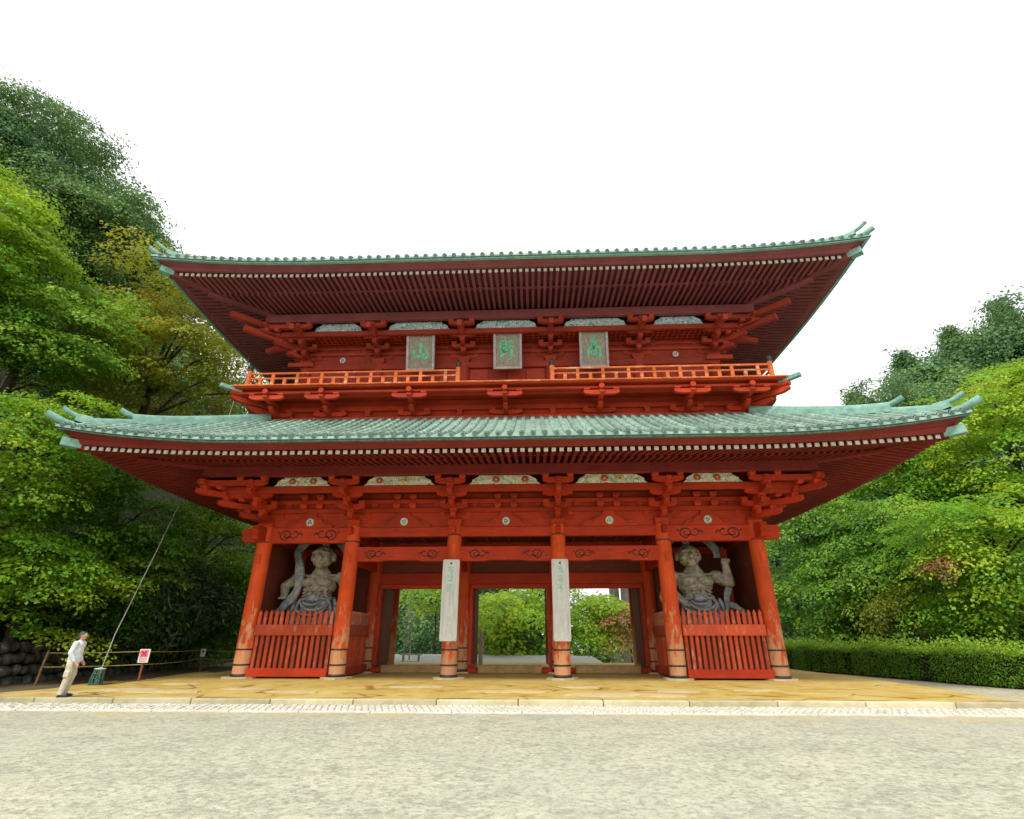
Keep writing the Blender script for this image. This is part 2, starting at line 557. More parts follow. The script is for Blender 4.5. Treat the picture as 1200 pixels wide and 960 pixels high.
    def prism(s, poly, y0, y1, mi=0, axis='y', smooth=False):
        """poly in (u, z); extruded along y (u = x) or along x (u = y)"""
        n = len(poly)
        P = (lambda u_, t_, z: (u_, t_, z)) if axis == 'y' else (lambda u_, t_, z: (t_, u_, z))
        if axis == 'z':
            P = lambda u_, t_, z: (u_, z, t_)
        vs_ = [P(u_, y0, z) for u_, z in poly] + [P(u_, y1, z) for u_, z in poly]
        s.add(vs_, [(k, (k + 1) % n, n + (k + 1) % n, n + k) for k in range(n)], mi, smooth)
        s.add(vs_[:n], [tuple(reversed(range(n)))], mi)
        s.add(vs_[n:], [tuple(range(n))], mi)
    def grid(s, P, mi=0, smooth=True):
        nr, nc = len(P), len(P[0])
        s.add([p for r in P for p in r], [(i * nc + j, i * nc + j + 1, (i + 1) * nc + j + 1, (i + 1) * nc + j) for i in range(nr - 1) for j in range(nc - 1)], mi, smooth)
    def ellipsoid(s, c, r, mi=0, nu=12, nv=8, R=None):
        R = R or Matrix.Identity(3)
        vs_ = []
        for j in range(1, nv):
            ph = math.pi * j / nv
            for k in range(nu):
                th = 2 * math.pi * k / nu
                q = R @ Vector((r[0] * math.sin(ph) * math.cos(th), r[1] * math.sin(ph) * math.sin(th), r[2] * math.cos(ph)))
                vs_.append(Vector(c) + q)
        fs = [(j * nu + k, (j + 1) * nu + k, (j + 1) * nu + (k + 1) % nu, j * nu + (k + 1) % nu) for j in range(nv - 2) for k in range(nu)]
        t_ = len(vs_)
        vs_.append(Vector(c) + R @ Vector((0, 0, r[2])))
        vs_.append(Vector(c) - R @ Vector((0, 0, r[2])))
        fs += [(t_, k, (k + 1) % nu) for k in range(nu)]
        o = (nv - 2) * nu
        fs += [(t_ + 1, o + (k + 1) % nu, o + k) for k in range(nu)]
        s.add(vs_, fs, mi, True)
    def mesh(s, name, mats, recalc=True):
        me = bpy.data.meshes.new(name)
        me.from_pydata(s.v, [], s.f)
        if isinstance(mats, str):
            mats = [mats]
        for m in mats:
            me.materials.append(MT[m])
        me.polygons.foreach_set('material_index', s.mi)
        me.polygons.foreach_set('use_smooth', s.sm)
        if recalc:
            bm = bmesh.new()
            bm.from_mesh(me)
            bmesh.ops.recalc_face_normals(bm, faces=bm.faces)
            bm.to_mesh(me)
            bm.free()
        me.update()
        return me
    def build(s, name, mats, parent=None, recalc=True, loc=None, rz=0, local=False):
        return link(name, s.mesh(name, mats, recalc), parent, loc, rz, local)

def link(name, me, parent=None, loc=None, rz=0, local=False):
    o = bpy.data.objects.new(name, me)
    COL.objects.link(o)
    if loc is not None:
        o.location = loc
    if rz:
        o.rotation_euler = (0, 0, rz)
    if parent is not None:
        o.parent = parent
        if not local:
            o.matrix_parent_inverse = parent.matrix_basis.inverted()
    return o

def tag(o, label=None, cat=None, group=None, kind=None):
    if label: o['label'] = label
    if cat: o['category'] = cat
    if group: o['group'] = group
    if kind: o['kind'] = kind
    return o

def empty(name, loc=(0, 0, 0), label=None, cat=None, group=None):
    o = bpy.data.objects.new(name, None)
    COL.objects.link(o)
    o.location = loc
    o.empty_display_size = .3
    return tag(o, label, cat, group)

def one_box(name, mats, parent, x0, x1, y0, y1, z0, z1, ch=0.02):
    m = MB()
    m.box(x0, x1, y0, y1, z0, z1, 0, ch)
    return m.build(name, mats, parent)

# ================================================================== setting: ground
def ground_z(x, y):
    z = -.26
    if y > 20:
        z -= min(5.5, (y - 20) * .17)
    return z
gb = MB()
xs = [-400, -200, -120, -80, -50, -30, -20, -10, 0, 10, 20, 30, 50, 80, 120, 200, 400]
ys = [-300, -100, -40, -25, -16, -8, 0, 10, 20, 30, 40, 52, 70, 100, 200, 400]
gb.grid([[(x, y, ground_z(x, y)) for x in xs] for y in ys])
tag(gb.build('ground', 'gravel'), None, None, None, 'structure')

def sheet(name, mat, poly, z, thick=.0, parent=None):
    m = MB()
    if thick:
        m.prism(poly, z - thick, z, 0, 'z')
    else:
        m.add([(x, y, z) for x, y in poly], [tuple(range(len(poly)))])
    return m.build(name, mat, parent)

# platform of ochre earth: a gently crowned sheet with rough edges
PX0, PX1, PY0, PY1 = -15.2, 14.3, -6.25, 15.0
def plat_z(x, y):
    t_ = min(1, max(0, (y - PY0) / 4.2))
    s_ = min(1, max(0, (-10.8 - x) / 4)) * .06
    return -.09 + .09 * t_ - s_ * t_ + .012 * math.sin(x * 1.7 + y) * math.sin(y * 2.1) * (1 if y < -1 else 0)
def plat_x(u_, y):
    left = PX0 + .25 * math.sin(y * 1.1) + (.0 if y > -3 else -(y + 3) * -.15)
    right = PX1 + .02 * (y - PY0)
    return left + (right - left) * u_
pm = MB()
ny = 60
rows = []
for j in range(ny + 1):
    y = PY0 + (PY1 - PY0) * (j / ny) ** 1.5
    rows.append([(plat_x(i / 90, y), y, plat_z(plat_x(i / 90, y), y)) for i in range(91)])
pm.grid(rows)
for side in (0, -1):
    pm.grid([[(r[side][0], r[side][1], -.3) for r in rows], [r[side] for r in rows]])
platform = tag(pm.build('platform', 'earth'), None, None, None, 'structure')

# worn flat stones bedded in the platform earth in front of the gate
def irregular(cx, cy, rx, ry, n=9, jit=.22, seed=0):
    rr = random.Random(seed)
    return [(cx + rx * math.cos(2 * math.pi * k / n) * (1 + rr.uniform(-jit, jit)), cy + ry * math.sin(2 * math.pi * k / n) * (1 + rr.uniform(-jit, jit))) for k in range(n)]
for k, (cx, cy, rx, ry) in enumerate([(-12.0, -4.4, .9, .42), (-10.4, -5.0, 1.2, .35), (-8.4, -4.1, .8, .30), (-13.5, -5.2, .8, .3), (-6.4, -4.9, .9, .28),
                                      (3.3, -5.35, 1.1, .42), (4.9, -5.5, .7, .3), (5.6, -4.4, .8, .3), (0.4, -4.6, 1.4, .36), (-2.8, -3.4, 1.0, .32), (-11.4, -2.6, .7, .25), (2.6, -3.2, .8, .22), (8.2, -4.0, .7, .2)]):
    sheet('flat_stone', 'base_stone', irregular(cx, cy, rx, ry, 10, .2, k), plat_z(cx, cy) + .018, .06, platform)

# kerb stones along the platform front
kerb = tag(empty('kerb', (0, -6.4, -.2)), None, None, None, 'structure')
x = -27.0
k = 0
while x < 27:
    L = 2.33 + random.uniform(-.06, .06)
    m = MB()
    dz = random.uniform(-.008, .008)
    m.box(x + .012, x + L - .012, -6.56 + random.uniform(-.008, .008), -6.255, -.32, -.088 + dz, 0, .018)
    m.build('kerb_stone', 'kerb_stone', kerb)
    x += L
# gutter strip of small setts
gut = sheet('gutter_bed', 'joint_sand', [(-27, -7.85), (27, -7.85), (27, -6.56), (-27, -6.56)], -.236)
tag(gut, None, None, None, 'structure')
sv = MB()
rr = random.Random(3)
for i in range(300):
    for j in range(6):
        w_, d_ = .18, .2
        x0 = -27 + i * w_ + .06 * j
        y0 = -6.6 - (j + 1) * d_
        h_ = -.214 + rr.uniform(-.008, .008)
        a = rr.uniform(.006, .014)
        g = .012
        P = [(x0 + g, y0 + g), (x0 + w_ - g, y0 + g + .008), (x0 + w_ - g, y0 + d_ - g), (x0 + g, y0 + d_ - g)]
        cxx, cyy = x0 + w_ / 2, y0 + d_ / 2
        vs_ = [(px, py, -.24) for px, py in P] + [(cxx + (px - cxx) * .82, cyy + (py - cyy) * .82, h_ + rr.uniform(-a, a)) for px, py in P]
        sv.add(vs_, [(4, 5, 6, 7), (0, 1, 5, 4), (1, 2, 6, 5), (2, 3, 7, 6), (3, 0, 4, 7)])
tag(sv.build('setts', 'paver_stone', gut, False), None, None, None, 'stuff')
x = -27.0
while x < 27:
    L = 1.9 + random.uniform(-.2, .2)
    m = MB()
    m.box(x + .008, x + L - .008, -7.99, -7.86, -.3, -.222 + random.uniform(-.006, .006), 0, .012)
    m.build('edging_stone', 'paver_stone', gut)
    x += L
# brown earth verge on the left, road behind the gate
bm_ = MB()
bm_.grid([[(x_, y_, -.225 + (.18 if y_ > -5.8 else .0) * min(1, max(0, (y_ + 6) / 3)) - .02 + .02 * math.sin(x_ * 2 + y_)) for x_ in np.linspace(-30, -14.2, 26)] for y_ in np.linspace(-6.255, 30, 50)])
tag(bm_.build('earth_verge', 'brown_earth'), None, None, None, 'structure')
rb = MB()
rb.grid([[(x_, y_, -.10 + (y_ - 15.05) * .028 - max(0, x_ + 3) * .012) for x_ in (-34, -20, -10, -3, 2, 6)] for y_ in (15.05, 17, 19, 22, 26)])
rb.grid([[(-34, 26, -2), (6, 26, -2)], [(-34, 26, .2), (6, 26, .1)]])
tag(rb.build('road', 'road'), None, None, None, 'structure')

# left hillside behind the retaining wall
hb = MB()
def hill_z(x_, y_):
    ex = -18.9 - .09 * (y_ + 2) if y_ > -10 else -18.2
    d_ = max(0, ex - x_)
    return min(60, 1.5 + d_ * .95) + .4 * math.sin(x_ * .4) * math.cos(y_ * .35)
rows = []
for y_ in np.linspace(-14, 110, 50):
    ex = -18.9 - .09 * (y_ + 2) if y_ > -10 else -18.2
    rows.append([(ex - .15, y_, -.3)] + [(ex - .2 - d_, y_, hill_z(ex - .2 - d_, y_)) for d_ in (0, 1, 2.5, 5, 8, 12, 18, 25, 35, 50, 90)])
hb.grid(rows)
tag(hb.build('hillside', 'forest_floor'), None, None, None, 'structure')
# forest floor right of the hedge
fb = MB()
fb.grid([[(x_, y_, ground_z(x_, y_) + .05 + max(0, (x_ - 24)) * .22) for x_ in (19.6 + (1.0 if y_ < 0 else 0), 22, 25, 30, 40, 60, 100)] for y_ in np.linspace(-8, 80, 26)])
tag(fb.build('forest_floor', 'forest_floor'), None, None, None, 'structure')

# wooded rises closing the view behind the gate and on the right
for nm_, X0, X1, pk_, side in (('hill', -75, 7, 17, -1), ('hill', 20, 170, 34, 1)):
    m = MB()
    rows = []
    for y_ in np.linspace(66, 140, 12):
        row = []
        for x_ in np.linspace(X0, X1, 24):
            e_ = (X1 - x_) / 16 if side < 0 else (x_ - X0) / 45
            hgt = pk_ * min(1, max(0, e_)) ** .8 * min(1, (y_ - 66) / 22) ** .7
            row.append((x_, y_, -5.9 + hgt + (5.5 if hgt > .1 else 0) * min(1, max(0, e_)) * min(1, (y_ - 66) / 10) + .8 * math.sin(x_ * .3) * math.cos(y_ * .2)))
        rows.append(row)
    m.grid(rows)
    tag(m.build(nm_, 'forest_floor'), None, None, None, 'structure')

# ================================================================== the gate
gate = empty('temple_gate', (0, 0, 0), 'large two-storey vermilion wooden temple gate with green copper tiled roofs', 'gate')
XC = [-10.7, -6.766, -2.255, 2.255, 6.766, 10.7]
YR = [0.0, 3.95, 7.9]

# ---- columns
def column_mesh(h, r=.33):
    m = MB()
    n = 20
    prof = [(r * .97, 0), (r * 1.0, .6), (r * 1.0, 2.5), (r * .975, 4.2), (r * .95, h)]
    m.lathe(prof, n)
    return m.mesh('column', 'red_column')
cm = column_mesh(5.95)
def ring_mesh(r, z0, z1):
    m = MB()
    m.lathe([(r - .03, z0), (r, z0 + .012), (r, z1 - .012), (r - .03, z1)], 20)
    return m.mesh('iron_band', 'dark_iron')
bands = [ring_mesh(.362, -.005, .10), ring_mesh(.348, .40, .47), ring_mesh(.348, .96, 1.03), ring_mesh(.338, 5.24, 5.30)]
band_hi = ring_mesh(.334, 5.50, 5.56)
pl = MB()
pl.box(-.09, .09, -.36, -.27, 0, .40, 0, .015)
pl.box(-.06, .06, -.385, -.35, .06, .34, 0, .012)
plug = pl.mesh('tenon_plug', 'red_column')
for j, y_ in enumerate(YR):
    for i, x_ in enumerate(XC):
        c = link('column', cm, gate, (x_, y_, .06))
        st = MB()
        st.prism(irregular(0, 0, .66, .60, 8, .10, i * 7 + j), -.1, .062, 0, 'z')
        st.build('base_stone', 'base_stone', gate, loc=(x_, y_ - .03, 0), rz=.3 * i)
        if j < 2:
            for bnd in bands[:3]:
                link('iron_band', bnd, c, (0, 0, 0), local=True)
        if j == 0:
            link('iron_band', bands[3] if i in (0, 1, 4, 5) else band_hi, c, (0, 0, 0), local=True)
            for dz in ((4.35, .92) if i in (0, 1, 4, 5) else (4.75,)):
                link('tenon_plug', plug, c, (.02, .012, dz + (.3 if dz < 1 else 0)), local=True)

# ---- carved scrolls, laid in the beam faces as dark grooves
def ribbon(m, pts, w, y):
    """flat ribbon in the x-z plane at y"""
    n = len(pts)
    L, R = [], []
    for i, (x_, z_) in enumerate(pts):
        x0, z0 = pts[max(i - 1, 0)]
        x1, z1 = pts[min(i + 1, n - 1)]
        d = math.hypot(x1 - x0, z1 - z0) or 1
        nx, nz = -(z1 - z0) / d, (x1 - x0) / d
        ww = w * (.35 + .65 * math.sin(math.pi * min(1, (i + .6) / n)))
        L.append((x_ + nx * ww, y, z_ + nz * ww))
        R.append((x_ - nx * ww, y, z_ - nz * ww))
    m.grid([L, R], 0, False)
def scroll(m, cx, cz, s_, flip, y, w=.022):
    """a carved curl that unrolls into a wavy tail with two leaf flicks"""
    pts = []
    for k in range(30):
        t_ = k / 29
        th = -.5 * math.pi - (1 - t_) * 3.1 * math.pi
        r = s_ * (.10 + .90 * t_ ** .8)
        pts.append((cx + flip * r * 1.12 * math.cos(th), cz + r * .86 * math.sin(th)))
    x0, z0 = pts[-1]
    for k in range(1, 15):
        t_ = k / 14
        pts.append((x0 + flip * s_ * 2.7 * t_, z0 + s_ * (.95 * t_ ** .7 + .22 * math.sin(t_ * 9.0)) * 1.0))
    ribbon(m, pts, w, y)
    for a, (dx, dz, L) in enumerate(((1.15, .35, .8), (1.9, .05, .75))):
        q = [(cx + flip * s_ * (dx + L * t_), cz + s_ * (dz + .35 * math.sin(t_ * 3.1) - .25 * t_)) for t_ in np.linspace(0, 1, 9)]
        ribbon(m, q, w * 1.1, y - .0006 * (a + 1))
    q = [(cx - flip * s_ * (1.18 + .35 * t_), cz + s_ * (.15 + .75 * t_ - .5 * t_ * t_)) for t_ in np.linspace(0, 1, 8)]
    ribbon(m, q, w, y - .0006)

# ---- tie beams between the columns
def bays(xs_=XC):
    return [(xs_[i], xs_[i + 1]) for i in range(5)]
for j, y_ in enumerate(YR):
    for i, (a, b) in enumerate(bays()):
        end = i in (0, 4)
        if end:
            bo = one_box('tie_beam', 'red', gate, a + .2, b - .2, y_ - .17, y_ + .17, 5.30, 5.952, .02)
            if j == 0:
                m = MB()
                ctr = (a + b) / 2
                for cx_, sc_, fl_, wd_ in ((ctr - .98, .27, 1, .034), (ctr + .98, .27, -1, .034)):
                    m = MB()
                    scroll(m, cx_, 5.64, sc_, fl_, y_ - .1735 + (.001 if sc_ < .2 else 0), wd_)
                    m.build('scroll_carving', 'groove', bo)
        else:
            one_box('tie_beam', 'red', gate, a + .2, b - .2, y_ - .16, y_ + .16, 5.545, 5.95, .02)
            if j != 1:
                m = MB()
                L = b - a
                m.prism([(a + .2, 5.10), (a + .2, 4.50), (a + L * .30, 4.50), (a + L * .34, 4.545), (b - L * .34, 4.545), (b - L * .30, 4.50), (b - .2, 4.50), (b - .2, 5.10)], y_ - .15, y_ + .15)
                bo = m.build('rainbow_beam', 'red', gate)
                if j == 0:
                    for cx_, fl_ in ((a + .95, 1), (b - .95, -1)):
                        m = MB()
                        scroll(m, cx_, 4.80, .22, fl_, y_ - .1535, .030)
                        m.build('scroll_carving', 'groove', bo)
for x_ in XC:
    for a, b in ((0, 3.95), (3.95, 7.9)):
        one_box('cross_beam', 'red', gate, x_ - .14, x_ + .14, a + .25, b - .25, 5.50, 5.94)
        if abs(x_) < 10:
            one_box('cross_beam', 'red', gate, x_ - .13, x_ + .13, a + .25, b - .25, 4.47, 4.98)
for sx in (-1, 1):       # carved beam noses beyond the corner columns
    m = MB()
    prof = [(.0, 5.32), (.62, 5.36), (.78, 5.50), (.70, 5.62), (.84, 5.74), (.70, 5.93), (0, 5.95)]
    m.prism([(sx * (10.95 + u_), z_) for u_, z_ in prof], -.15, .15)
    m.prism([(sx * (10.95 + u_ * .72), z_ * .6 + 5.64 * .4) for u_, z_ in prof], -.2, -.152)
    m.build('beam_nose', 'red', gate)
    m = MB()
    m.prism([(-.25 - u_, z_) for u_, z_ in prof], sx * 10.7 - .14, sx * 10.7 + .14, 0, 'x')
    m.build('beam_nose', 'red', gate)
    for x_ in (6.766, 2.255):
        m = MB()
        m.prism([(-.25 - u_ * .55, z_ * .5 + 2.95) for u_, z_ in prof], sx * x_ - .10, sx * x_ + .10, 0, 'x')
        m.build('beam_nose', 'red', gate)

# ---- middle row: jambs, lintels, transom boards, thresholds
for i, (a, b) in enumerate(bays()):
    if i in (0, 4):
        continue
    one_box('lintel', 'red', gate, a + .25, b - .25, 3.80, 4.10, 3.90, 4.44)
    one_box('lintel_trim', 'red', gate, a + .34, b - .34, 3.74, 3.96, 3.70, 3.898, .015)
    one_box('transom_board', 'brown_plank', gate, a + .2, b - .2, 3.93, 3.99, 4.442, 5.545)
    for sx, x_ in ((1, a), (-1, b)):
        xa, xb = sorted((x_ + sx * .30, x_ + sx * .46))
        one_box('door_jamb', 'red', gate, xa, xb, 3.72, 4.12, .32, 3.70, .015)
        xa, xb = sorted((x_ + sx * .30, x_ + sx * .75))
        one_box('jamb_foot', 'red', gate, xa, xb, 3.50, 4.10, .02, .24, .03)
        xa, xb = sorted((x_ + sx * .468, x_ + sx * .53))         # door leaf folded open behind the jamb
        one_box('door_leaf', 'brown_plank', gate, xa, xb, 4.14, 5.9, .36, 3.74, .01)
    one_box('threshold', 'wood_sill', gate, a + .76, b - .76, 3.62, 4.05, .0, .33, .03)

# ---- guardian niches: plank walls, ceilings
def plank_wall(parent, along, fixed, lo, hi, z0, z1, n, thick=.05, mat='brown_plank'):
    rr_ = random.Random(int(fixed * 10) + n)
    h = (z1 - z0) / n
    for k in range(n):
        o_ = (.009 if k % 2 else -.009) + rr_.uniform(-.003, .003)
        m = MB()
        za, zb = z0 + k * h - .004, z0 + (k + 1) * h + .004
        if along == 'y':
            m.box(fixed - thick / 2 + o_, fixed + thick / 2 + o_, lo, hi, za, zb, 0, .01)
        else:
            m.box(lo, hi, fixed - thick / 2 + o_, fixed + thick / 2 + o_, za, zb, 0, .01)
        m.build('wall_plank', mat, parent)
for sx in (-1, 1):
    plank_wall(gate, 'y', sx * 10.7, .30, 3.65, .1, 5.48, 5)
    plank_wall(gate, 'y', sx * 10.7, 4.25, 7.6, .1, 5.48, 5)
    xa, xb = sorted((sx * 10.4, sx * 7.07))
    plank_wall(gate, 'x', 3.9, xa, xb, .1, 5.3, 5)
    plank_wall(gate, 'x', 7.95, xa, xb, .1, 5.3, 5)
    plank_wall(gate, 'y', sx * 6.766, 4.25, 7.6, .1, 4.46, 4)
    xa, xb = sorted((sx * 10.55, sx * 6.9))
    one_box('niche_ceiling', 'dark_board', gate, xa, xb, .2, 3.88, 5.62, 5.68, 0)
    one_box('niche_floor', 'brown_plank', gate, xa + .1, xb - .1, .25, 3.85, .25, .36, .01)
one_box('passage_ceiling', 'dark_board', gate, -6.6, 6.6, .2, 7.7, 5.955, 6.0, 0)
m = MB()
for k in range(13):
    x_ = -6.2 + k * 1.033
    m.box(x_ - .05, x_ + .05, .2, 7.7, 5.87, 5.952)
m.build('ceiling_batten', 'brown_plank', gate)

# ---- bracket work
def arm_poly(L, h, k=1.0):
    return [(-L, h), (L, h), (L, h * .45), (L - .09 * k, h * .2), (L - .28 * k, 0), (-L + .28 * k, 0), (-L + .09 * k, h * .2), (-L, h * .45)]
def nose_poly(y_in, y_out, h):
    """outward arm in (y, z): y_out is the outer (more negative) end"""
    return [(y_in, h), (y_out, h), (y_out, h * .45), (y_out + .10, h * .18), (y_out + .30, 0), (y_in, 0)]
def block(m, x_, y_, z_, w=.27, h=.15):
    m.box(x_ - w / 2, x_ + w / 2, y_ - w / 2, y_ + w / 2, z_ + h * .45, z_ + h)
    q = w * .36
    m.add([(x_ - w / 2, y_ - w / 2, z_ + h * .45), (x_ + w / 2, y_ - w / 2, z_ + h * .45), (x_ + w / 2, y_ + w / 2, z_ + h * .45), (x_ - w / 2, y_ + w / 2, z_ + h * .45),
           (x_ - q, y_ - q, z_), (x_ + q, y_ - q, z_), (x_ + q, y_ + q, z_), (x_ - q, y_ + q, z_)], [(0, 1, 5, 4), (1, 2, 6, 5), (2, 3, 7, 6), (3, 0, 4, 7), (4, 5, 6, 7)])
CL = {}
BLK = {}
def block_mesh(w, h, pm='red'):
    k = (round(w, 3), round(h, 3), pm)
    if k not in BLK:
        m = MB()
        block(m, 0, 0, 0, w, h)
        BLK[k] = m.mesh('bearing_block', pm)
    return BLK[k]
def cluster_meshes(key, H, step, tail=False, pm='red'):
    d = .32 * H / 1.84
    p = (H - d) / 4
    ah, bh = p * .60, p * .40
    spots = []
    blocks = MB()
    blocks.box(-.31, .31, -.31, .31, d * .5, d, 0, .015)
    blocks.add([(-.31, -.31, d * .5), (.31, -.31, d * .5), (.31, .31, d * .5), (-.31, .31, d * .5), (-.23, -.23, 0), (.23, -.23, 0), (.23, .23, 0), (-.23, .23, 0)],
               [(0, 1, 5, 4), (1, 2, 6, 5), (2, 3, 7, 6), (3, 0, 4, 7)])
    arms = []
    for lv in range(4):
        z = d + lv * p
        reach = -(min(lv + 1, 3)) * step
        m = MB()
        m.prism([(u_, v_ + z) for u_, v_ in nose_poly(.3, reach - .20, ah)], -.10, .10, 0, 'x')
        arms.append(m.mesh('outward_arm', pm))
        rows_ = {0: [(0, .72)], 1: [(0, .98), (1, .60)], 2: [(2, .64)], 3: [(3, .64)]}[lv]
        for r_, L in rows_:
            m = MB()
            m.prism([(u_, v_ + z + .002) for u_, v_ in arm_poly(L, ah)], -r_ * step - .095, -r_ * step + .095)
            arms.append(m.mesh('bracket_arm', pm))
            for x_ in (-L + .13, L - .13):
                spots.append((block_mesh(.26, bh, pm), (x_, -r_ * step, z + ah + .002)))
        if lv < 3:
            spots.append((block_mesh(.28, bh, pm), (0, reach, z + ah)))
    if tail:
        m = MB()
        m.bar((0, .2, H * 1.0), (0, -3 * step - .75, H * .60), .22, .26)
        arms.append(m.mesh('tail_rafter', pm))
    CL[key] = (blocks.mesh('bracket_cluster', pm), arms, spots)
def place_cluster(key, x_, y_, z_, rz=0):
    b_, arms, spots = CL[key]
    o = link('bracket_cluster', b_, gate, (x_, y_, z_), rz)
    for a_ in arms:
        link(a_.name.split('.')[0], a_, o, (0, 0, 0), local=True)
    for me_, p_ in spots:
        link('bearing_block', me_, o, p_, local=True)
    return o
def corner_cluster(x_, y_, z_, H, step, sx, tails=False, pm='red'):
    """diagonal arms of a corner set, toward (sx, -1)"""
    d = .32 * H / 1.84
    p = (H - d) / 4
    ah = p * .60
    root = MB()
    root.box(-.2, .2, -.2, .2, d * .6, d)
    o = root.build('corner_bracket', pm, gate, loc=(x_, y_, z_))
    def block(_, bx_, by_, bz_, w_, h_):
        link('bearing_block', block_mesh(w_, h_, pm), o, (bx_, by_, bz_), local=True)
    for k in range(1, 4):
        zz = d + k * p - p * .4
        block(root, sx * step * k, -step * k, zz, .30, p * .4)
        for q in (1,):
            if k < 3:
                block(root, sx * step * k, -step * (k + 1), zz + p, .24, p * .4)
                block(root, sx * step * (k + 1), -step * k, zz + p, .24, p * .4)
    s2 = math.sqrt(2)
    for lv in range(4):
        z = d + lv * p
        reach = (min(lv + 1, 3)) * step * s2
        m = MB()
        m.xf = Matrix.Rotation(math.radians(45) * sx, 4, 'Z')
        m.prism([(u_, v_ + z) for u_, v_ in nose_poly(.3, -reach - .34, ah)], -.12, .12, 0, 'x')
        m.build('outward_arm', pm, o, loc=(0, 0, 0), local=True)
    for lv in (2, 3):         # crossing arms carried out to the next step
        z = d + lv * p
        for ax in ('x', 'y'):
            m = MB()
            r_ = step * lv
            if ax == 'y':
                lo, hi = -.55, r_ + .35
                m.prism([(sx * u_, v_ + z + .003) for u_, v_ in [(lo, ah), (hi, ah), (hi, ah * .4), (hi - .3, 0), (lo + .25, 0), (lo, ah * .4)]], -r_ - .09, -r_ + .09)
            else:
                m.prism([(-u_, v_ + z + .006) for u_, v_ in [(-.55, ah), (r_ + .35, ah), (r_ + .35, ah * .4), (r_ + .05, 0), (-.3, 0), (-.55, ah * .4)]], sx * r_ - .09, sx * r_ + .09, 0, 'x')
            m.build('bracket_arm', pm, o, loc=(0, 0, 0), local=True)
    if tails:
        for (d1, z1) in tails:
            m = MB()
            m.bar((sx * .4, -.4, z1 + .05), (sx * d1, -d1, z1), .24, .27)
            m.build('tail_rafter', pm, o, loc=(0, 0, 0), local=True)
ZL, HL, SL = 5.955, 1.80, .667
cluster_meshes('low', HL, SL)
for i, x_ in enumerate(XC):
    place_cluster('low', x_, 0, ZL)
for sx in (-1, 1):
    for y_ in (0, 3.95, 7.9):
        o = place_cluster('low', sx * 10.7, y_, ZL + .004, sx * math.pi / 2)
    corner_cluster(sx * 10.7, 0, ZL, HL, SL, sx)

# continuous members round the bracket zone: frieze board, wall beams, ceilings, purlins
def rect_ring(name, mats, off, w, z0, z1, y_lo=0.0, y_hi=7.9, hx=10.7, parent=None, ch=.015):
    """four beams of width w on the rectangle pushed out by off; butted at the corners"""
    parent = parent or gate
    X, Y0, Y1 = hx + off, y_lo - off, y_hi + off
    one_box(name, mats, parent, -X - w / 2, X + w / 2, Y0 - w / 2, Y0 + w / 2, z0, z1, ch)
    one_box(name, mats, parent, -X - w / 2, X + w / 2, Y1 - w / 2, Y1 + w / 2, z0, z1, ch)
    for s_ in (-1, 1):
        one_box(name, mats, parent, s_ * X - w / 2, s_ * X + w / 2, Y0 + w / 2 + .003, Y1 - w / 2 - .003, z0 + .002, z1 - .002, ch)
rect_ring('frieze_board', 'red', 0, .10, 5.956, 8.9)
rect_ring('wall_plate', 'red', .03, .42, 6.60, 6.78)
rect_ring('wall_plate', 'red', .03, .38, 7.00, 7.18)
rect_ring('step_beam', 'red', SL * 2 + .1, .22, 7.20, 7.47)
rect_ring('eave_purlin', 'red_eave_shade', SL * 3 + .03, .26, 7.765, 8.19)
def bracket_ceiling(z, off0, off1, y_lo, y_hi, hx, slats):
    X0, X1 = hx + off0, hx + off1
    m = MB()
    m.box(-X1, X1, y_lo - off1, y_lo - off0, z, z + .04)
    for s_ in (-1, 1):
        a, b = sorted((s_ * X0, s_ * X1))
        m.box(a, b, y_lo - off0 + .01, y_hi + off1, z, z + .04)
    m.box(-X0 + .01, X0 - .01, y_hi + off0, y_hi + off1, z, z + .04)
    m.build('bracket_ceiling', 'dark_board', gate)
    if slats:
        m = MB()
        x_ = -X1 + .1
        while x_ < X1:
            m.box(x_ - .035, x_ + .035, y_lo - off1 + .02, y_lo - off0, z - .06, z - .002)
            x_ += .26
        k_ = off0 + .15
        while k_ < off1:
            m.box(-X1, X1, y_lo - k_ - .03, y_lo - k_ + .03, z - .045, z - .012)
            k_ += .26
        m.build('ceiling_lattice', 'red', gate)
bracket_ceiling(7.44, .12, SL * 2 + .0, 0, 7.9, 10.7, False)

# frog-leg struts with painted medallions, struts above, carved panels
def medallion(parent, x_, y_, z_, r, style):
    m = MB()
    m.cyl((x_, y_ + .05, z_), (x_, y_, z_), r, r, 20)
    d = m.build('medallion', 'medal_white', parent)
    return d
def medal_mark(d, x_, y_, z_, r, style):
    m = MB()
    rr_ = random.Random(style)
    ribbon(m, [(x_ + r * .86 * math.cos(t_), z_ + r * .86 * math.sin(t_)) for t_ in np.linspace(0, 2 * math.pi, 24)], r * .05, y_ - .003)
    for k in range(3):
        a0 = style * 1.3 + k * 2.1
        ribbon(m, [(x_ + r * (.15 + .45 * t_) * math.cos(a0 + t_ * 2.2), z_ + r * (.15 + .45 * t_) * math.sin(a0 + t_ * 2.2)) for t_ in np.linspace(0, 1, 8)], r * .17, y_ - .0035 - .0004 * k)
    m.build('painted_crest', 'medal_green' if style % 2 else 'medal_ink', d)
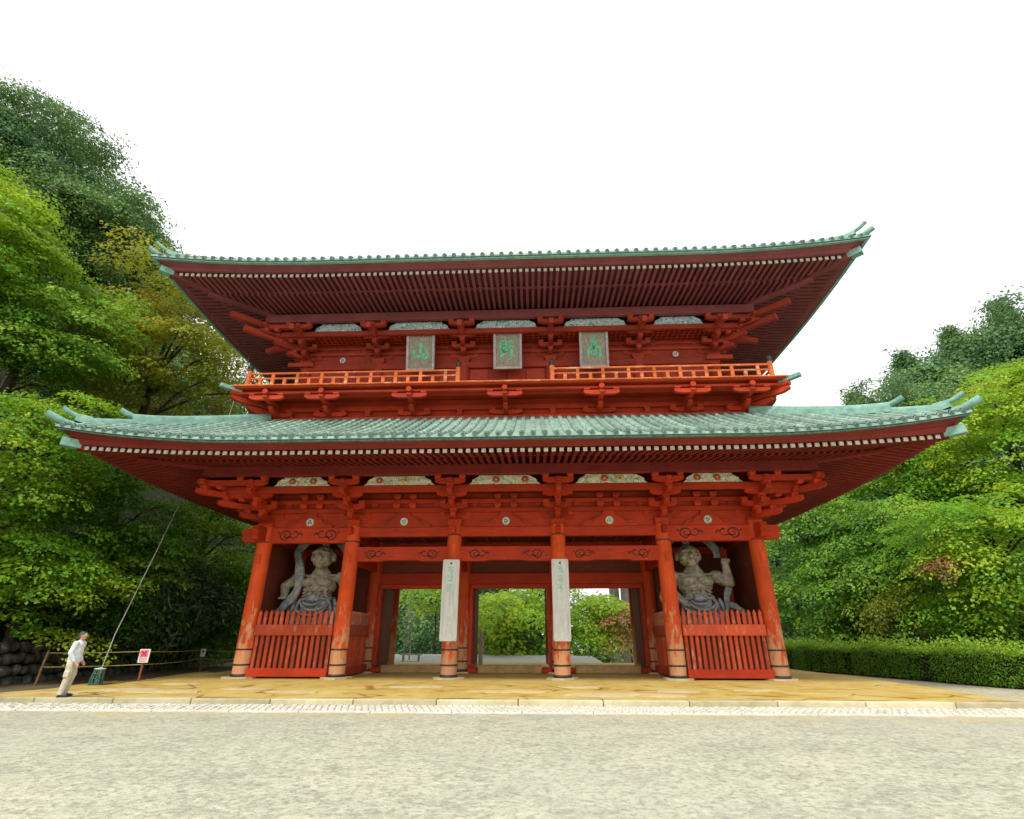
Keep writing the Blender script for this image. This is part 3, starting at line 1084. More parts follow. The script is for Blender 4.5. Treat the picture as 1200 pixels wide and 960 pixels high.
def frog_leg(x_, y_, z0, w, h, parent):
    m = MB()
    top, base = h, 0
    L = [(-w * .10, h), (-w * .13, h * .72), (-w * .24, h * .62), (-w * .30, h * .40), (-w * .42, h * .34), (-w * .5, h * .10), (-w * .5, 0)]
    poly = L + [(-u_, v_) for u_, v_ in reversed(L)]
    m.prism([(x_ + u_, z0 + v_) for u_, v_ in poly], y_ - .05, y_ + .04)
    f = m.build('frog_leg_strut', 'red', parent)
    for s_ in (-1, 1):
        g = MB()
        ribbon(g, [(x_ + s_ * w * (.16 + .28 * t_), z0 + h * (.60 - .46 * t_ + .10 * math.sin(t_ * 7))) for t_ in np.linspace(0, 1, 12)], .012, y_ - .0535)
        g.build('scroll_carving', 'groove', f)
    return f
def carved_panel(x0, x1, y_, z0, z1, mat, seed, lean=.06):
    """trapezoid pierced panel with scalloped ends, real relief"""
    n, k = 40, 7
    P, rr_ = [], random.Random(seed)
    ph = rr_.uniform(0, 6)
    for j in range(k + 1):
        v_ = j / k
        row = []
        for i in range(n + 1):
            u_ = i / n
            inset = (.02 + .42 * v_ ** 1.1 + .05 * math.sin(v_ * 9))
            xa, xb = x0 + inset, x1 - inset
            xx = xa + (xb - xa) * u_
            rel = .03 * math.sin(u_ * 23 + ph + 2.2 * math.sin(v_ * 4 + u_ * 9)) * math.sin(v_ * math.pi) if 0 < j < k else 0
            row.append((xx, y_ - rel - lean * v_, z0 + (z1 - z0) * v_))
        P.append(row)
    m = MB()
    m.grid(P)
    m.prism([(P[0][0][0], z0), (P[0][-1][0], z0), (P[-1][-1][0], z1), (P[-1][0][0], z1)], y_ + .03, y_ + .06)
    o = m.build('carved_panel', mat, gate, False)
    if mat == 'carving_cream':
        for q in range(2):
            fl = MB()
            cx = x0 + (x1 - x0) * (rr_.uniform(.2, .45) if q == 0 else rr_.uniform(.55, .8))
            cz = z0 + (z1 - z0) * .5
            for pe in range(6):
                a = pe * math.pi / 3
                fl.ellipsoid((cx + .085 * math.cos(a), y_ - .07, cz + .075 * math.sin(a)), (.075, .025, .07), 0, 8, 5)
            fl.ellipsoid((cx, y_ - .09, cz), (.05, .03, .05), 1, 8, 5)
            fl.build('peony', ['flower_red', 'flower_gold'] if rr_.random() > .3 else ['flower_gold', 'flower_red'], o)
    return o
for i, (a, b) in enumerate(bays()):
    c = (a + b) / 2
    f = frog_leg(c, -.10, 5.957, (b - a) * .52, .64, gate)
    d = medallion(gate, c, -.205, 6.19, .17, i)
    medal_mark(d, c, -.205, 6.19, .17, i)
    for xx in (-.36, .36):
        for zz, hh in ((6.78, .21), (7.18, .21)):
            link('strut_block', block_mesh(.30, hh), gate, (c + xx, -.20, zz))
    carved_panel(a + .72, b - .72, -1.57, 7.475, 7.83, 'carving_cream', i + 3)

# ================================================================== roofs
YC = 3.95
class Eave:
    """rectangular eave with corners that sweep up; o = overhang beyond the 10.7 x 3.95 column rectangle"""
    def __init__(s, o, L):
        s.hx, s.hy, s.L = 10.7 + o, 3.95 + o, L
    def rise(s, dist):
        return max(0.0, 1 - dist / s.L) ** 2.15
    def ring(s, m_, z, R, n1=72, n2=30):
        """closed loop of points, inset by m_ from the eave"""
        X, Y = s.hx - m_, s.hy - m_
        P = []
        def edge(n, half):
            for k in range(n):
                t_ = -1 + 2 * k / n
                t_ = math.copysign(1 - (1 - abs(t_)) ** 1.25, t_)
                yield t_, s.rise((1 - abs(t_)) * half)
        for t_, r in edge(n1, s.hx): P.append((t_ * X, YC - Y, z + R * r))
        for t_, r in edge(n2, s.hy): P.append((X, YC + t_ * Y, z + R * r))
        for t_, r in edge(n1, s.hx): P.append((-t_ * X, YC + Y, z + R * r))
        for t_, r in edge(n2, s.hy): P.append((-X, YC - t_ * Y, z + R * r))
        return P
    def sweep(s, prof, mats, name, parent, closed=True, mis=None, smooth=False):
        rings = [s.ring(*p) for p in prof]
        n = len(rings[0])
        m = MB()
        k = len(rings)
        vs_ = [p for r in rings for p in r]
        for i in range(k if closed else k - 1):
            j = (i + 1) % k
            m.add([], [], 0)
            fs = [(i * n + q, i * n + (q + 1) % n, j * n + (q + 1) % n, j * n + q) for q in range(n)]
            for f in fs:
                m.f.append(f); m.mi.append(0 if mis is None else mis[i]); m.sm.append(smooth)
        m.v = [tuple(p) for p in vs_]
        return m.build(name, mats, parent)

def rafters(E, R, parent, m_tip, m_in, z_tip, z_in, pitch, w, h, indiv, start_hip=True, both=True, nm='rafter', pm='red_eave_shade'):
    """parallel rafters from inset m_tip (outer) to m_in (inner); bottoms at z_tip / z_in (centre), cut by the hips"""
    stuff = MB()
    def z_at(m_, dist):
        t_ = (m_ - m_tip) / (m_in - m_tip)
        return z_tip + (z_in - z_tip) * t_ + h / 2 + R * E.rise(dist) * (1 - t_ * .35 if start_hip else (.65 - .65 * t_))
    nf = int((E.hx - m_tip) / pitch)
    shared = None
    for k in range(-nf, nf + 1):
        x_ = k * pitch
        lim = E.hx - abs(x_) - .12
        mi_ = min(m_in, lim)
        if mi_ - m_tip < .12:
            continue
        dist = (1 - abs(x_) / E.hx) * E.hx
        p_in = (x_, YC - (E.hy - mi_), z_at(mi_, dist))
        p_tip = (x_, YC - (E.hy - m_tip), z_at(m_tip, dist))
        if indiv:
            m = MB()
            ht = .125
            q = Vector(p_tip) - Vector((0, 0, (h - ht) / 2))
            m.bar(p_in, q, w, h, 0, 1, (0, 0, 1), ht)
            m.box(x_ - w / 2 - .006, x_ + w / 2 + .006, q.y - .012, q.y + .03, q.z - ht / 2 - .006, q.z + ht / 2 + .005, 1)
            m.build(nm, [pm, 'white_end'], parent)
        else:
            stuff.bar(p_in, p_tip, w, h, 0, 1 if m_tip < .2 else 0)
    ns = int((E.hy - m_tip) / pitch)
    for s_ in (-1, 1):
        for k in range(-ns, ns + 1):
            y_ = k * pitch
            lim = E.hy - abs(y_) - .12
            mi_ = min(m_in, lim)
            if mi_ - m_tip < .12:
                continue
            dist = (1 - abs(y_) / E.hy) * E.hy
            stuff.bar((s_ * (E.hx - mi_), YC + y_, z_at(mi_, dist)), (s_ * (E.hx - m_tip), YC + y_, z_at(m_tip, dist)), w, h, 0, 1 if m_tip < .2 else 0)
    if both:      # rear eave
        for k in range(-nf, nf + 1):
            x_ = k * pitch
            mi_ = min(m_in, E.hx - abs(x_) - .12)
            if mi_ - m_tip < .12:
                continue
            dist = E.hx - abs(x_)
            stuff.bar((x_, YC + (E.hy - mi_), z_at(mi_, dist)), (x_, YC + (E.hy - m_tip), z_at(m_tip, dist)), w, h, 0, 1 if m_tip < .2 else 0)
    tag(stuff.build(nm + '_rows', [pm, 'white_end'], parent, False), kind='stuff')

class Roof:
    def __init__(s, E, z0, a, b, M, R, gable=None):
        s.E, s.z0, s.a, s.b, s.M, s.R, s.gable = E, z0, a, b, M, R, gable
    def z(s, m_, dist):
        return s.z0 + s.a * m_ + s.b * m_ * m_ + s.R * s.E.rise(dist) * max(0, 1 - m_ / s.M) ** 1.1
    def front(s, x_, m_, side=-1):
        half = s.E.hx - min(m_, s.gable or 99)
        dist = (1 - min(1, abs(x_) / half)) * s.E.hx
        return (x_, YC + side * (s.E.hy - m_), s.z(m_, dist))
    def flank(s, y_, m_, side):
        half = s.E.hy - m_
        dist = (1 - min(1, abs(y_) / half)) * s.E.hy
        return (side * (s.E.hx - m_), YC + y_, s.z(m_, dist))
    def deck(s, name, parent):
        m = MB()
        nm_, nx = 12, 60
        for side in (-1, 1):
            P = []
            for j in range(nm_ + 1):
                mm = s.M * j / nm_
                half = s.E.hx - min(mm, s.gable or 99)
                P.append([s.front(half * (-1 + 2 * i / nx), mm, side) for i in range(nx + 1)])
            m.grid(P)
        for side in (-1, 1):
            P = []
            top = s.gable or s.M
            for j in range(nm_ + 1):
                mm = top * j / nm_
                half = s.E.hy - mm
                P.append([s.flank(half * (-1 + 2 * i / 24), mm, side) for i in range(25)])
            m.grid(P)
        return m.build(name, 'copper_pan', parent, False)
    def rib(s, m, path, r, steps=True):
        """half-round tile row along a path of points, lapped courses, disc at the eave"""
        n = 5
        pts = [Vector(p) for p in path]
        prev = None
        V, F = [], []
        side_v = Vector((1, 0, 0)) if abs(pts[1].x - pts[0].x) < 1e-4 else Vector((0, 1, 0))
        for i in range(len(pts) - 1):
            for e, (p, lift) in enumerate(((pts[i], .022), (pts[i + 1], .0))):
                for k in range(n):
                    th = math.pi * k / (n - 1)
                    V.append(p + side_v * math.cos(th) * (r + lift * .5) + Vector((0, 0, 1)) * (math.sin(th) * (r + lift * .5) + .01 + lift))
        for i in range(2 * (len(pts) - 1) - 1):
            for k in range(n - 1):
                F.append((i * n + k, i * n + k + 1, (i + 1) * n + k + 1, (i + 1) * n + k))
        m.add(V, F, 0, False)
        # round end tile
        d = (pts[0] - pts[1]).normalized()
        c = pts[0] + Vector((0, 0, .02))
        m.cyl(c, c + d * .04, r * .98, r * .98, 10, 0)
        m.cyl(c + d * .04, c + d * .046, r * .70, r * .70, 10, 1)
    def tiles(s, parent, pitch, r, nseg):
        nf = int((s.E.hx - .15) / pitch)
        rest = MB()
        for k in range(-nf, nf + 1):
            x_ = k * pitch
            top = s.M if abs(x_) < s.E.hx - (s.gable or s.M) else s.E.hx - abs(x_)
            top = max(.2, min(s.M, top) - .05)
            ns = max(2, int(round(nseg * top / s.M)) + 1)
            m = MB()
            s.rib(m, [s.front(x_, top * i / ns) for i in range(ns + 1)], r)
            m.build('tile_row', ['copper', 'copper_dark'], parent, False)
            s.rib(rest, [s.front(x_, top * i / ns, 1) for i in range(ns + 1)], r)
        lim = s.gable or s.M
        n2 = int((s.E.hy - .15) / pitch)
        for side in (-1, 1):
            for k in range(-n2, n2 + 1):
                y_ = k * pitch
                top = max(.2, min(lim, s.E.hy - abs(y_)) - .05)
                ns = max(2, int(round(nseg * top / s.M)) + 1)
                s.rib(rest, [s.flank(y_, top * i / ns, side) for i in range(ns + 1)], r)
        tag(rest.build('tile_rows_beyond', ['copper', 'copper_dark'], parent, False), kind='stuff')
    def hip(s, parent, m0, m1, w, h, sx, sy, upturn, horn=1.0):
        """ridge along a hip from inset m1 (upper) down to m0, with an upturned end tile"""
        P = []
        for i in range(13):
            mm = m1 + (m0 - m1) * i / 12
            x_ = sx * (s.E.hx - mm)
            y_ = YC + sy * (s.E.hy - mm)
            P.append(Vector((x_, y_, s.z(mm, 0) + .04)))
        d = (P[-1] - P[-2]).normalized()
        m = MB()
        sdv = d.cross(Vector((0, 0, 1))).normalized()
        rows_ = []
        for i, p in enumerate(P):
            lift = upturn * max(0, (i - 8) / 4) ** 2 * .25
            prof = [(-w / 2, 0), (-w / 2, h * .62), (-w * .34, h * .66), (-w * .30, h * .9), (0, h * 1.08), (w * .30, h * .9), (w * .34, h * .66), (w / 2, h * .62), (w / 2, 0)]
            rows_.append([p + sdv * a + Vector((0, 0, b_ + lift - .06)) for a, b_ in prof])
        m.grid(rows_, 0, False)
        m.add(rows_[-1], [tuple(range(9))])
        # round end tile carried outward and up
        e = P[-1] + Vector((0, 0, h * .75 + upturn * .2))
        hd = Vector((d.x, d.y, 0)).normalized()
        pts = [e - hd * .5, e, e + hd * .22 * horn + Vector((0, 0, .04 + .05 * upturn)), e + hd * .45 * horn + Vector((0, 0, (.11 + .15 * upturn) * horn))]
        m.tube(pts, [w * .22, w * .25, w * .26, w * .26], 10)
        return m.build('hip_ridge', 'copper_cap', parent)

# ---------------- lower roof
E1 = Eave(5.15, 8.0)
E1t = Eave(5.80, 8.0)
lower = Roof(E1t, 8.10, .45, .018, 5.25, .66)
lroof = lower.deck('lower_roof', gate)
lower.tiles(lroof, .415, .098, 9)
for sx in (-1, 1):
    for sy in (-1, 1):
        lower.hip(lroof, 1.55, 5.2, .40, .42, sx, sy, .3)
        lower.hip(lroof, .35, 1.7, .34, .28, sx, sy, .6)
        # corner tile running out past the eave
        p = Vector((sx * (E1t.hx - .25), YC + sy * (E1t.hy - .25), lower.z(.25, 0)))
        m = MB()
        hd = Vector((sx, sy, 0)).normalized()
        m.tube([p - hd * .5 + Vector((0, 0, -.02)), p + hd * .1 + Vector((0, 0, .04)), p + hd * .70 + Vector((0, 0, .26))], [.13, .135, .14], 10)
        m.build('corner_tile', 'copper_cap', lroof)
# pan tile lip, dark shadow gap, pale batten, fascia boards
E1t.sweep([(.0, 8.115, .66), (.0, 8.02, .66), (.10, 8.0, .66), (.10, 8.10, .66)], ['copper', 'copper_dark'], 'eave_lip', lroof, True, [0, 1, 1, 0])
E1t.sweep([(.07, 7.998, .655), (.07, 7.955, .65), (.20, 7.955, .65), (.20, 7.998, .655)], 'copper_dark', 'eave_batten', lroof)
E1t.sweep([(.20, 7.985, .65), (.40, 7.865, .52), (.52, 7.865, .50), (.52, 8.02, .52)], 'red_eave_shade', 'fascia', lroof)
E1t.sweep([(.42, 7.87, .50), (.50, 7.815, .34), (.60, 7.815, .32), (.60, 7.87, .40)], 'red_eave_shade', 'fascia_board', lroof)
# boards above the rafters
E1.sweep([(-.12, 7.905, .34), (1.62, 8.27, .20), (5.1, 8.80, .02), (5.1, 8.83, .02), (1.62, 8.30, .2), (-.12, 7.93, .34)], 'red_eave_shade', 'soffit_board', lroof)
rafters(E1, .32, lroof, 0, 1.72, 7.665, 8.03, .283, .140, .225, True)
E1.sweep([(1.60, 8.06, .20), (1.60, 8.13, .20), (1.75, 8.15, .19), (1.75, 8.08, .19)], 'red_eave_shade', 'rafter_ledge', lroof)
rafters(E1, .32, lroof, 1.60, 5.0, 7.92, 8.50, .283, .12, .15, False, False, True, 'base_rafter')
def hip_beam(E, parent, pts, w, h, capz, sx, sy, hcap, R0, pm='red_eave_shade'):
    for (ma, za, mb, zb, hh) in pts:
        m = MB()
        pa = Vector((sx * (E.hx - ma), YC + sy * (E.hy - ma), za))
        pb = Vector((sx * (E.hx - mb), YC + sy * (E.hy - mb), zb))
        m.bar(pa, pb, w, hh)
        m.build('hip_beam', pm, parent)
    ma, mb, z_ = capz
    m = MB()
    pa = Vector((sx * (E.hx - ma), YC + sy * (E.hy - ma), z_))
    pb = Vector((sx * (E.hx - mb), YC + sy * (E.hy - mb), z_ + .015))
    m.bar(pa, pb, w + .05, hcap)
    m.build('copper_cap', 'copper_cap', parent)
for sx in (-1, 1):
    for sy in (-1, 1):
        hip_beam(E1, lroof, [(5.0, 8.45, 1.3, 8.10, .36), (2.0, 8.23, -.05, 8.10, .32)], .30, .3, (.02, -.42, 8.13), sx, sy, .30, 0)

# ---------------- upper storey body
XU = [-10.35, -6.60, -2.20, 2.20, 6.60, 10.35]
YU0, YU1 = .30, 7.60
um = MB()
um.lathe([(.29, 11.0), (.29, 13.2), (.275, 14.32)], 18)
ucm = um.mesh('upper_column', 'red_upper_shade')
for x_ in XU:
    for y_ in (YU0, YU1):
        link('upper_column', ucm, gate, (x_, y_, 0))
for sx in (-1, 1):
    link('upper_column', ucm, gate, (sx * 10.35, YC, 0))
def ring_u(name, mats, off, w, z0, z1, ch=.015):
    rect_ring(name, mats, off, w, z0, z1, YU0, YU1, 10.35, None, ch)
ring_u('upper_wall_board', 'red_upper_shade', 0, .10, 11.0, 17.2)
ring_u('floor_beam', 'red_upper_shade', .06, .34, 12.42, 12.72)
ring_u('upper_tie_beam', 'red_upper_shade', .05, .40, 13.98, 14.32)
ring_u('upper_wall_plate', 'red_upper_shade', .03, .30, 14.86, 15.02)
ring_u('upper_wall_plate', 'red_upper_shade', .03, .26, 15.20, 15.35)
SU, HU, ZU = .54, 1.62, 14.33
ring_u('step_beam', 'red_upper_shade', SU * 2 + .17, .20, 15.34, 15.60)
ring_u('eave_purlin', 'red_eave_glare', SU * 3 + .0, .24, 15.955, 16.40)
bracket_ceiling(15.50, .12, SU * 2 + .08, YU0, YU1, 10.35, True)
# door leaves and window boards between the upper columns
for i in range(5):
    a, b = XU[i] + .3, XU[i + 1] - .3
    for k in range(4):
        L = (b - a) / 4
        one_box('wall_panel', 'red_upper_shade', gate, a + k * L + .02, a + (k + 1) * L - .02, YU0 - .085, YU0 - .04, 12.74, 13.96, .012)
    c = (a + b) / 2
    m = MB()
    m.prism([(c + u_, 14.33 + v_) for u_, v_ in [(-1.2, 0), (-1.1, .2), (-.5, .3), (-.28, .5), (.28, .5), (.5, .3), (1.1, .2), (1.2, 0)]], YU0 - .14, YU0 - .06)
    f = m.build('frog_leg_strut', 'red_upper_shade', gate)
    d = medallion(gate, c, YU0 - .22, 14.55, .155, i + 2)
    medal_mark(d, c, YU0 - .22, 14.55, .155, i + 2)
    carved_panel(XU[i] + .58, XU[i + 1] - .58, -.98, 15.605, 16.02, 'carving_blue', i + 20)
cluster_meshes('up', HU, SU, True, 'red_upper_shade')
for x_ in XU:
    place_cluster('up', x_, YU0, ZU)
for sx in (-1, 1):
    for y_ in (YU0, YC, YU1):
        place_cluster('up', sx * 10.35, y_, ZU + .004, sx * math.pi / 2)
    corner_cluster(sx * 10.35, YU0, ZU, HU, SU, sx, [(2.85, 1.42), (2.35, .92)], 'red_upper_shade')
    m = MB()
    m.bar((sx * 9.9, YU0 - .3, 14.0 + .25), (sx * 11.2, YU0 - .3, 14.0 + .25), .2, .22)
    m.build('beam_nose', 'red_upper_shade', gate)

# ---------------- upper roof
E2 = Eave(4.40, 8.0)
E2t = Eave(5.10, 8.0)
upper = Roof(E2t, 16.74, .50, .024, 8.95, .52, 5.0)
uroof = upper.deck('upper_roof', gate)
upper.tiles(uroof, .415, .095, 12)
for sx in (-1, 1):
    for sy in (-1, 1):
        upper.hip(uroof, 1.5, 5.0, .36, .26, sx, sy, .0, .1)
        upper.hip(uroof, .35, 1.7, .34, .28, sx, sy, .6)
        p = Vector((sx * (E2t.hx - .25), YC + sy * (E2t.hy - .25), upper.z(.25, 0)))
        hd = Vector((sx, sy, 0)).normalized()
        m = MB()
        m.tube([p - hd * .5 + Vector((0, 0, -.02)), p + hd * .1 + Vector((0, 0, .03)), p + hd * .50 + Vector((0, 0, .17))], [.12, .125, .125], 10)
        m.build('corner_tile', 'copper_cap', uroof)
    # gable wall and barge boards
    gx = E2t.hx - 5.0
    m = MB()
    zt = upper.z(8.95, 9)
    zg = upper.z(5.0, 9)
    m.prism([(YC - (E2t.hy - 5.0), zg - .1), (YC, zt - .1), (YC + (E2t.hy - 5.0), zg - .1)], sx * gx - .3 * sx, sx * gx - .36 * sx, 0, 'x')
    m.build('gable_wall', 'red_eave_glare', uroof)
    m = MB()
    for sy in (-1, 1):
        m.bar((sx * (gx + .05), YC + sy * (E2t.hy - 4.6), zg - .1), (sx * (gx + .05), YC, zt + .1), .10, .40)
    m.build('barge_board', 'red_eave_glare', uroof)
m = MB()
zt = upper.z(8.95, 9)
m.box(-E2t.hx + 4.9, E2t.hx - 4.9, YC - .28, YC + .28, zt - .2, zt + .55, 0, .08)
m.build('main_ridge', 'copper_cap', uroof)
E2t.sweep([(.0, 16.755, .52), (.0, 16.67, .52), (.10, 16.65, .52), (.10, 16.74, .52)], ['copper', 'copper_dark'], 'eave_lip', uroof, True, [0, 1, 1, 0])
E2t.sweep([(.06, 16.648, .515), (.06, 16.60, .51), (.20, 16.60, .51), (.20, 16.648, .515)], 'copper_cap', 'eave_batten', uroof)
E2t.sweep([(.20, 16.635, .51), (.42, 16.555, .42), (.55, 16.555, .42), (.55, 16.68, .42)], 'red_eave_glare', 'fascia', uroof)
E2t.sweep([(.44, 16.56, .42), (.54, 16.50, .31), (.66, 16.50, .30), (.66, 16.56, .34)], 'red_eave_glare', 'fascia_board', uroof)
E2.sweep([(-.10, 16.57, .30), (1.35, 16.63, .20), (4.9, 17.05, .02), (4.9, 17.08, .02), (1.35, 16.66, .2), (-.10, 16.60, .30)], 'red_eave_glare', 'soffit_board', uroof)
rafters(E2, .29, uroof, 0, 1.40, 16.345, 16.41, .272, .130, .205, True, pm='red_eave_glare')
E2.sweep([(1.26, 16.44, .19), (1.26, 16.50, .19), (1.42, 16.51, .18), (1.42, 16.45, .18)], 'red_eave_glare', 'rafter_ledge', uroof)
rafters(E2, .29, uroof, 1.28, 4.6, 16.30, 16.62, .272, .12, .15, False, False, True, 'base_rafter', 'red_eave_glare')
for sx in (-1, 1):
    for sy in (-1, 1):
        hip_beam(E2, uroof, [(4.6, 16.62, 1.1, 16.47, .34), (1.7, 16.56, -.05, 16.68, .30)], .28, .3, (.02, -.36, 16.70), sx, sy, .28, 0, 'red_eave_glare')

# ---------------- balcony
BX, BY0, BY1 = 12.67, -1.98, 9.88
def deck_ring(name, mats, xo, y0, y1, inner, z0, z1, parent=gate):
    m = MB()
    m.box(-xo, xo, y0, y0 + inner, z0, z1, 0, .02)
    m.box(-xo, xo, y1 - inner, y1, z0, z1, 0, .02)
    for s_ in (-1, 1):
        a, b = sorted((s_ * xo, s_ * (xo - inner)))
        m.box(a, b, y0 + inner + .002, y1 - inner - .002, z0, z1, 0, .02)
    return m.build(name, mats, parent)
balcony = deck_ring('balcony', 'red', BX, BY0, BY1, 2.25, 12.03, 12.10)
k = 0
x_ = -BX
while x_ < BX - .1:       # floor boards, ends showing at the edge
    w_ = min(.42, BX - x_)
    m = MB()
    m.box(x_ + .006, x_ + w_ - .006, BY0 - .10 + random.uniform(-.015, .015), BY0 + 2.2, 12.102, 12.155 + random.uniform(-.004, .004), 0, .008)
    m.build('floor_board', 'orange_sunlit', balcony)
    x_ += w_
m = MB()
for s_ in (-1, 1):
    a, b = sorted((s_ * (BX + .1), s_ * (BX - 2.2)))
    m.box(a, b, BY0 + 2.21, BY1, 12.102, 12.155, 0, .008)
m.build('side_flooring', 'orange_sunlit', balcony)
rect_ring('edge_beam', 'red', 1.72, .20, 11.79, 11.905, 0, 7.9, 10.7, balcony)
rect_ring('joist_plate', 'red', 1.30, .16, 11.80, 12.028, 0, 7.9, 10.7, balcony)
rect_ring('lower_wall', 'red', .30, .12, 10.6, 12.02, 0, 7.9, 10.7, balcony)
rect_ring('lower_wall_beam', 'red', .42, .20, 11.42, 11.66, 0, 7.9, 10.7, balcony)
rect_ring('lower_wall_beam', 'red', .44, .26, 10.80, 11.10, 0, 7.9, 10.7, balcony)
for sx in (-1, 1):        # copper corner caps
    m = MB()
    m.bar((sx * (BX - .35), BY0 + .35, 12.0), (sx * (BX + .32), BY0 - .32, 12.07), .24, .16)
    m.build('copper_cap', 'copper_cap', balcony)
# balcony brackets
bb = MB()
bb.prism([(u_, v_ + 11.10) for u_, v_ in arm_poly(.78, .22)], -.68, -.50)
bmain = bb.mesh('balcony_bracket', 'red')
ba = []
m = MB(); m.prism([(-.4, 11.40), (-1.32, 11.40), (-1.32, 11.30), (-1.10, 11.16), (-.4, 11.02)], -.10, .10, 0, 'x'); ba.append(('outward_arm', m.mesh('outward_arm', 'red')))
m = MB(); m.prism([(u_, v_ + 11.50) for u_, v_ in arm_poly(.80, .20)], -1.84, -1.66)
ba.append(('bracket_arm', m.mesh('bracket_arm', 'red')))
m = MB(); m.prism([(-.4, 11.68), (-1.95, 11.68), (-1.95, 11.58), (-1.70, 11.48), (-.4, 11.44)], -.10, .10, 0, 'x'); ba.append(('outward_arm', m.mesh('outward_arm', 'red')))
m = MB(); m.cyl((0, -1.2, 11.84), (0, -2.02, 11.84), .125, .125, 14); ba.append(('beam_end', m.mesh('beam_end', 'red')))
def put_bb(x_, y_, rz):
    o = link('balcony_bracket', bmain, balcony, (x_, y_, 0), rz)
    for n_, me in ba:
        link(n_, me, o, (0, 0, 0), local=True)
    for xx in (-.62, .62, 0):
        link('bearing_block', block_mesh(.26, .12), o, (xx, -.58, 11.322), local=True)
    for xx in (-.66, .66):
        link('bearing_block', block_mesh(.26, .085), o, (xx, -1.75, 11.702), local=True)
for x_ in (-8.40, -4.36, 0, 4.36, 8.40, -11.0, 11.0):
    put_bb(x_, 0, 0)
for sx in (-1, 1):
    for y_ in (.1, 3.95, 7.4):
        put_bb(sx * 10.7, y_, sx * math.pi / 2)
    m = MB()
    m.xf = Matrix.Translation((sx * 10.7, 0, 0)) @ Matrix.Rotation(math.radians(45) * sx, 4, 'Z')
    m.prism([(-.4, 11.40), (-1.9, 11.40), (-1.9, 11.30), (-1.6, 11.16), (-.4, 11.02)], -.12, .12, 0, 'x')
    m.prism([(-.4, 11.70), (-2.7, 11.70), (-2.7, 11.58), (-2.4, 11.48), (-.4, 11.44)], -.12, .12, 0, 'x')
    m.cyl((0, -1.6, 11.86), (0, -2.75, 11.86), .14, .14, 14)
    m.build('corner_bracket', 'red', balcony)
for x_ in XU:
    m = MB()
    m.prism([(x_ + u_, v_) for u_, v_ in [(-.14, 11.105), (-.10, 11.3), (-.2, 11.42), (.2, 11.42), (.10, 11.3), (.14, 11.105)]], -.60, -.40)
    m.build('strut', 'red', balcony)
# railing
railing = None
def giboshi(x_, y_, parent):
    m = MB()
    m.cyl((x_, y_, 12.155), (x_, y_, 12.98), .115, .11, 14)
    p = m.build('rail_post', 'orange_sunlit', parent)
    c = MB()
    c.lathe([(.125, 0), (.128, .05), (.09, .08), (.085, .12), (.12, .17), (.125, .23), (.09, .30), (.03, .35), (.01, .40)], 14, (x_, y_, 12.98))
    c.build('post_finial', 'bronze', p)
RY, RX = -1.80, 12.02
runs = [((-RX, RY), (-2.17, RY)), ((2.17, RY), (RX, RY)), ((-RX, RY), (-RX, 9.7)), ((RX, RY), (RX, 9.7))]
for (a, b) in runs:
    for z_, h_, w_, mt in ((12.84, .075, .09, 'orange_sunlit'), (12.575, .075, .08, 'orange_sunlit'), (12.20, .085, .12, 'orange_sunlit')):
        m = MB()
        d = (Vector((*b, 0)) - Vector((*a, 0))).normalized() * .1
        m.bar((a[0] + d.x, a[1] + d.y, z_), (b[0] - d.x, b[1] - d.y, z_), w_, h_)
        m.build('hand_rail', mt, balcony)
    L = math.hypot(b[0] - a[0], b[1] - a[1])
    n = int(L / .56)
    for k in range(1, n):
        t_ = k / n
        x_, y_ = a[0] + (b[0] - a[0]) * t_, a[1] + (b[1] - a[1]) * t_
        m = MB()
        m.box(x_ - .075, x_ + .075, y_ - .05, y_ + .05, 12.243, 12.536)
        if k % 2 == 0:
            m.box(x_ - .07, x_ + .07, y_ - .045, y_ + .045, 12.614, 12.801)
        m.build('baluster', 'orange_sunlit', balcony)
for x_ in (-RX, -2.17, 2.17, RX):
    giboshi(x_, RY, balcony)
for sx in (-1, 1):
    giboshi(sx * RX, 9.7, balcony)

# ================================================================== things on the gate
# ---- name boards with one brushed character each
def brush(m, pts, w, y_, k0=.45, k1=.35):
    """brush stroke: smoothed polyline with swelling width, in x-z at plane y_"""
    P = []
    n = len(pts)
    for i in range(n - 1):
        for t_ in np.linspace(0, 1, 6, endpoint=(i == n - 2)):
            p0, p1, p2, p3 = pts[max(i - 1, 0)], pts[i], pts[i + 1], pts[min(i + 2, n - 1)]
            P.append(tuple(.5 * ((2 * p1[q]) + (-p0[q] + p2[q]) * t_ + (2 * p0[q] - 5 * p1[q] + 4 * p2[q] - p3[q]) * t_ ** 2 + (-p0[q] + 3 * p1[q] - 3 * p2[q] + p3[q]) * t_ ** 3) for q in (0, 1)))
    L, R = [], []
    N = len(P)
    for i, (x_, z_) in enumerate(P):
        x0, z0 = P[max(i - 1, 0)]; x1, z1 = P[min(i + 1, N - 1)]
        d = math.hypot(x1 - x0, z1 - z0) or 1
        t_ = i / (N - 1)
        ww = w * (k0 + (1 - k0) * math.sin(math.pi * min(1, t_ * 1.2 + .1)) if t_ < .6 else k1 + (1 - k1) * (1 - t_) / .4)
        ww *= 1 + .12 * math.sin(i * 1.9)
        nx, nz = -(z1 - z0) / d, (x1 - x0) / d
        L.append((x_ + nx * ww, y_, z_ + nz * ww)); R.append((x_ - nx * ww, y_, z_ - nz * ww))
    L2 = [(p[0], y_ + .02, p[2]) for p in L]; R2 = [(p[0], y_ + .02, p[2]) for p in R]
    m.grid([L2, L, R, R2], 0, False)
